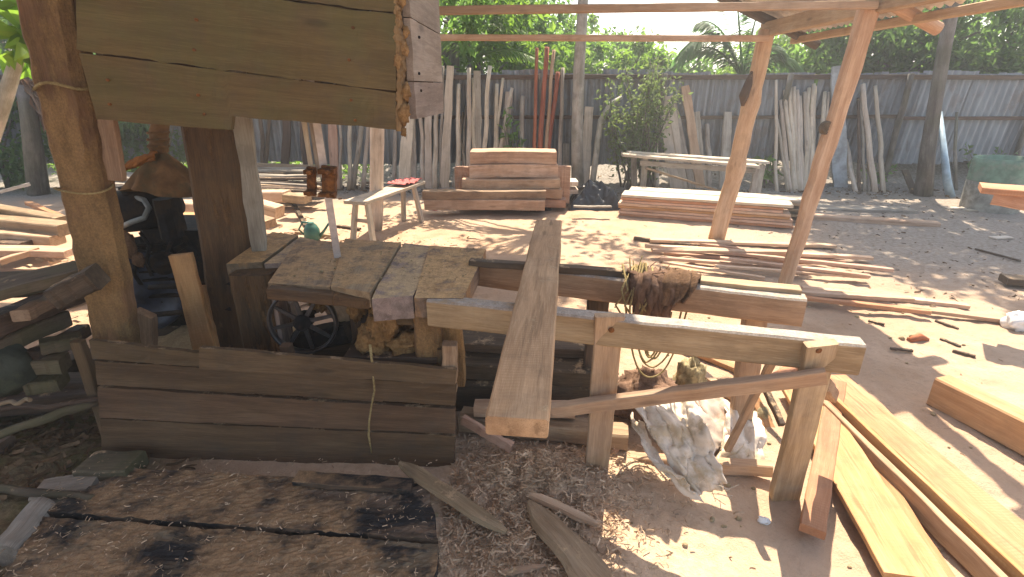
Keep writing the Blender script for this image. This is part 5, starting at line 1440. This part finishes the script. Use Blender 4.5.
# slivers and slabs on the shavings
def sliver(p, q, w0, w1, t, mat, label, z0=.06, z1=.04, name='sliver'):
    a, b = G(*p, z0), G(*q, z1); m = MB()
    d, s, n = frame(b - a, (0, 0, 1)); o = gofs(); N = 22; vs, gs, fs = [], [], []; sd = rng.uniform(0, 90)
    for i in range(N + 1):
        u = i / N; k = (w0 + (w1 - w0) * u) * (min(1, u * 5 + .05) * min(1, (1 - u) * 4 + .1)) ** .6
        lo, hi = -k * (.5 + .12 * noise.noise((u * 3, sd, 0)) + .04 * noise.noise((u * 17, sd, 0))), k * (.5 + .12 * noise.noise((u * 3, sd, 9)) + .04 * noise.noise((u * 19, sd, 0)))
        tt = t * (.6 + .5 * min(1, k * 20)); c = a.lerp(b, u) + n * .012 * noise.noise((u * 3, sd, 4))
        for (pp, qq) in ((lo, 0), (hi, 0), (hi - .1 * k, tt), (lo + .15 * k, tt * .8)):
            vs.append(c + s * pp + n * qq); gs.append(o + V((u * (b - a).length, pp, qq)))
    for i in range(N):
        for k in range(4): k2 = (k + 1) % 4; fs.append((i * 4 + k, i * 4 + k2, i * 4 + 4 + k2, i * 4 + 4 + k))
    fs.append((3, 2, 1, 0)); fs.append(tuple(N * 4 + k for k in range(4)))
    m.add(vs, gs, fs); return tag(m.build(name, M[mat]), label, 'sliver', 'slivers on the shavings')
sliver((399, 465), (506, 534), .07, .06, .022, 'tan', 'long curved sliver of slab wood lying across the shavings by the skirt corner', .10, .04)
sliver((528, 495), (598, 526), .045, .035, .02, 'pink', 'narrow pinkish sliver on the shavings', .05, .04)
sliver((528, 503), (612, 600), .07, .17, .025, 'tan', 'broad slab sliver running out at the bottom of the picture', .055, .06)
sliver((500, 574), (545, 566), .03, .02, .012, 'tan', 'small sliver near the bottom of the shavings', .03, .03)
a = G(553, 487); piece('leaf_chip', a + V((0, 0, .01)), a + V((.005, .0, .06)), .015, .004, 'palewood', 'pale upright chip sticking out of the shavings', 'chip', upv=(0, -1, 0))
a = G(618, 462); 
for i, (px, py, dx, dz) in enumerate(((613, 455, .02, .06), (617, 466, .015, .05))):
    a = G(px, py); piece('leaf_chip', a, a + V((dx, 0, dz)), .03, .004, 'pink', ('upper', 'lower')[i] + ' curled chip caught at the near table leg in the sun', 'chip', upv=(0, -1, 0))

# ------------------------------------------------------------------ far-left yard: scrap heaps and lit beams
far = []
for i in range(16):
    px0 = rng.uniform(228, 262); px1 = rng.uniform(300, 335); y = 164 + i * 2.1
    Yq = 8.5 - i * .09
    a, b = P(px0, y, Yq), P(px1, y + rng.uniform(-2, 3), Yq - rng.uniform(0, .2)); a.z = max(a.z, .03); b.z = max(b.z, .03)
    piece('scrap_board', a, b, rng.uniform(.08, .16), .035, rng.choice(['dark', 'grey', 'grey', 'tan']), '%s from the top in the heap of grey scrap boards under the hood' % (ORD[i] if i < 15 else 'lowest'), 'board', 'scrap boards heaped by the fence')
for (p, q, Ya, w, t, mat, lab) in (
    ((256, 196), (288, 196), 6.9, .2, .14, 'pink', 'sunlit block at the back of the group right of the dark shed post'),
    ((286, 197), (308, 199), 6.7, .18, .10, 'tan', 'brownish block end beside the sunlit block'),
    ((258, 206), (280, 212), 6.3, .2, .14, 'pink', 'sunlit block in the middle of the group right of the dark shed post'),
    ((256, 220), (270, 224), 5.8, .2, .10, 'tan', 'small brown block nearest the dark shed post'),
    ((178, 206), (215, 208), 6.4, .2, .12, 'pink', 'sunlit reddish beam showing left of the dark shed post'),
    ((176, 216), (214, 217), 6.0, .2, .06, 'fresh', 'sunlit board below the reddish beam left of the dark shed post'),
    ((172, 226), (205, 229), 5.6, .2, .10, 'dark', 'dark beam under the sunlit board left of the dark shed post'),
    ((116, 176), (146, 178), 7.6, .4, .05, 'grey', 'grey board at the top of the pile behind the orange flap'),
    ((116, 182), (146, 184), 7.5, .4, .05, 'palewood', 'pale board second in the pile behind the orange flap'),
    ((116, 188), (150, 190), 7.4, .4, .05, 'grey', 'lower grey board in the pile behind the orange flap')):
    piece('yard_block', P(*p, Ya), P(*q, Ya - .05), w, t, mat, lab, 'block' if 'block' in lab else 'board', 'timbers strewn in the yard behind the engine', waney=.008)
for (p, q, mat, lab) in (((292, 200), (306, 226), 'dark', 'thin dark stick lying across the sunlit sand behind the blade'),
                    ((296, 232), (335, 236), 'tan', 'dusty lath on the sand beyond the saw table'),
                    ((338, 226), (360, 229), 'dark', 'dark scrap of wood lying under the low bench')):
    piece('lath', G(*p, .02), G(*q, .02), .05, .025, mat, lab, 'lath', 'laths in the yard behind the saw')

# ------------------------------------------------------------------ loose matter on the ground
def chips(n, area, L0, L1, w0, w1, curl=.5, lift=.03):
    m = MB()
    for _ in range(n):
        for _t in range(30):
            x, y = area()
            break
        z = gh(x, y) + rng.uniform(.002, lift)
        a = rng.uniform(0, 2 * math.pi); d = V((math.cos(a), math.sin(a), rng.uniform(-.35, .35))).normalized()
        s = d.cross(rdir()).normalized(); n_ = d.cross(s)
        L = rng.uniform(L0, L1); w = rng.uniform(w0, w1); c = rng.uniform(-curl, curl); p = V((x, y, z)); k = 4; vs = []
        for i in range(k + 1):
            u = i / k - .5; q = p + d * (u * L) + n_ * (c * L * (u * u - .1) * 2); vs += [q - s * w / 2, q + s * w / 2]
        m.add(vs, [(0, 0, 0)] * len(vs), [(2 * i, 2 * i + 1, 2 * i + 3, 2 * i + 2) for i in range(k)])
    return m
def gauss(cx, cy, sx, sy):
    def f():
        return rng.gauss(cx, sx), rng.gauss(cy, sy)
    return f
def mixarea(*fs):
    w = [q[0] for q in fs]; gg = [q[1] for q in fs]
    return lambda: rng.choices(gg, w)[0]()
def clear(f):
    def g():
        for _ in range(60):
            x, y = f()
            if y > .95 and not (x < -.27 and 1.0 < y < 1.88) and not (-1.9 < x < -.28 and y < 2.05 and y > 1.85): return x, y
        return 0.1, 1.6
    return g
m = chips(7000, clear(mixarea((5, gauss(.05, 1.72, .26, .16)), (4, gauss(-.02, 1.4, .24, .22)), (1, gauss(.0, 2.35, .35, .3)))), .01, .045, .002, .007, .8, .03)
tag(m.build('wood_shavings', M['shav']), kind='stuff')
m = chips(1100, lambda: (rng.uniform(-1.85, -.3), rng.uniform(1.12, 1.85)), .006, .025, .0015, .004, .6, .008)
for v in m.v: v.z += .075
tag(m.build('wood_shavings', M['shav']), kind='stuff')
m = chips(500, lambda: (rng.uniform(-.5, 4.2), rng.uniform(1.0, 7.5)), .01, .045, .002, .007, .4, .005)
tag(m.build('wood_chips', M['shav']), kind='stuff')
m = chips(900, lambda: (rng.gauss(-2.7, 1.0), rng.gauss(4.6, .8)), .03, .14, .01, .03, .2, .03)
tag(m.build('wood_chips', M['shav']), kind='stuff')
m = chips(900, lambda: (rng.gauss(-2.3, .4), rng.gauss(1.75, .35)), .03, .10, .008, .02, .4, .03)
tag(m.build('leaf_litter', M['litter']), kind='stuff')
m = chips(3800, lambda: (rng.uniform(-6, 7), min(9.3, 8.7 + rng.gauss(0, .30))), .03, .09, .012, .035, .5, .04)
tag(m.build('leaf_litter', M['litter']), kind='stuff')
m = chips(450, lambda: (rng.uniform(2.7, 6.5), rng.uniform(3.6, 8)), .02, .06, .005, .018, .4, .012)
tag(m.build('leaf_litter', M['litter']), kind='stuff')
# pebbles and clods
m = MB()
for _ in range(160):
    x, y = rng.uniform(-.4, 3.0), rng.uniform(1.1, 4.0); r = rng.uniform(.004, .014) * (1 if y < 3 else 1.5)
    blob(m, (x, y, gh(x, y) + r * .3), r, r * rng.uniform(.6, 1), r * .7, 7, 5, .3, 2)
tag(m.build('pebbles', M['sawdustpale']), kind='stuff')

# ------------------------------------------------------------------ camera, light
cam = bpy.data.cameras.new('camera'); co = bpy.data.objects.new('camera', cam); COL.objects.link(co)
co.location = CAM; co.rotation_euler = (math.pi / 2 - PITCH, 0, 0)
cam.sensor_width = 36; cam.lens = 36 * F / 1024; cam.clip_start = .02; cam.clip_end = 1000
scene.camera = co
SUN_EL, SUN_AZ = R(57), R(15)
w = bpy.data.worlds.new('World'); scene.world = w; w.use_nodes = True
nt = w.node_tree; nt.nodes.clear()
sky = nt.nodes.new('ShaderNodeTexSky'); sky.sky_type = 'NISHITA'; sky.sun_disc = False
sky.sun_elevation = SUN_EL; sky.sun_rotation = SUN_AZ; sky.air_density = 1.0; sky.dust_density = 1.5; sky.ozone_density = 1.0
bg = nt.nodes.new('ShaderNodeBackground'); bg.inputs[1].default_value = .15
ow = nt.nodes.new('ShaderNodeOutputWorld'); tint = nt.nodes.new('ShaderNodeMix'); tint.data_type = 'RGBA'; tint.blend_type = 'MULTIPLY'; tint.inputs[0].default_value = 1; tint.inputs[7].default_value = (1, .92, .81, 1)
nt.links.new(sky.outputs[0], tint.inputs[6]); nt.links.new(tint.outputs[2], bg.inputs[0]); nt.links.new(bg.outputs[0], ow.inputs[0])
sl = bpy.data.lights.new('sun', 'SUN'); sl.energy = 4.6; sl.angle = R(.5); sl.color = (1, .87, .69)
so = bpy.data.objects.new('sun', sl); COL.objects.link(so)
sd = V((math.sin(SUN_AZ) * math.cos(SUN_EL), math.cos(SUN_AZ) * math.cos(SUN_EL), math.sin(SUN_EL)))
so.rotation_euler = sd.to_track_quat('Z', 'Y').to_euler(); so.location = sd * 30
vs_ = scene.view_settings; vs_.view_transform = 'Standard'; vs_.look = 'None'; vs_.exposure = 1.55; vs_.gamma = 1
hz = NT('yard_haze'); pv = hz.n('VolumePrincipled'); pv.inputs['Color'].default_value = (.95, .95, .97, 1); pv.inputs['Density'].default_value = .008; pv.inputs['Anisotropy'].default_value = .35
hz.l(pv.outputs[0], hz.out.inputs['Volume'])
m = MB(); x0, x1, y0, y1, z0, z1 = -200, 200, -200, 200, -1.5, 8.0
m.add([(x0, y0, z0), (x1, y0, z0), (x1, y1, z0), (x0, y1, z0), (x0, y0, z1), (x1, y0, z1), (x1, y1, z1), (x0, y1, z1)], [(0, 0, 0)] * 8, [(3, 2, 1, 0), (4, 5, 6, 7), (0, 1, 5, 4), (1, 2, 6, 5), (2, 3, 7, 6), (3, 0, 4, 7)])
tag(m.build('haze', hz.m), kind='stuff')
scene.cycles.volume_bounces = 0
scene.cycles.max_bounces = 8; scene.cycles.diffuse_bounces = 4; scene.cycles.transparent_max_bounces = 4
scene.cycles.use_denoising = True
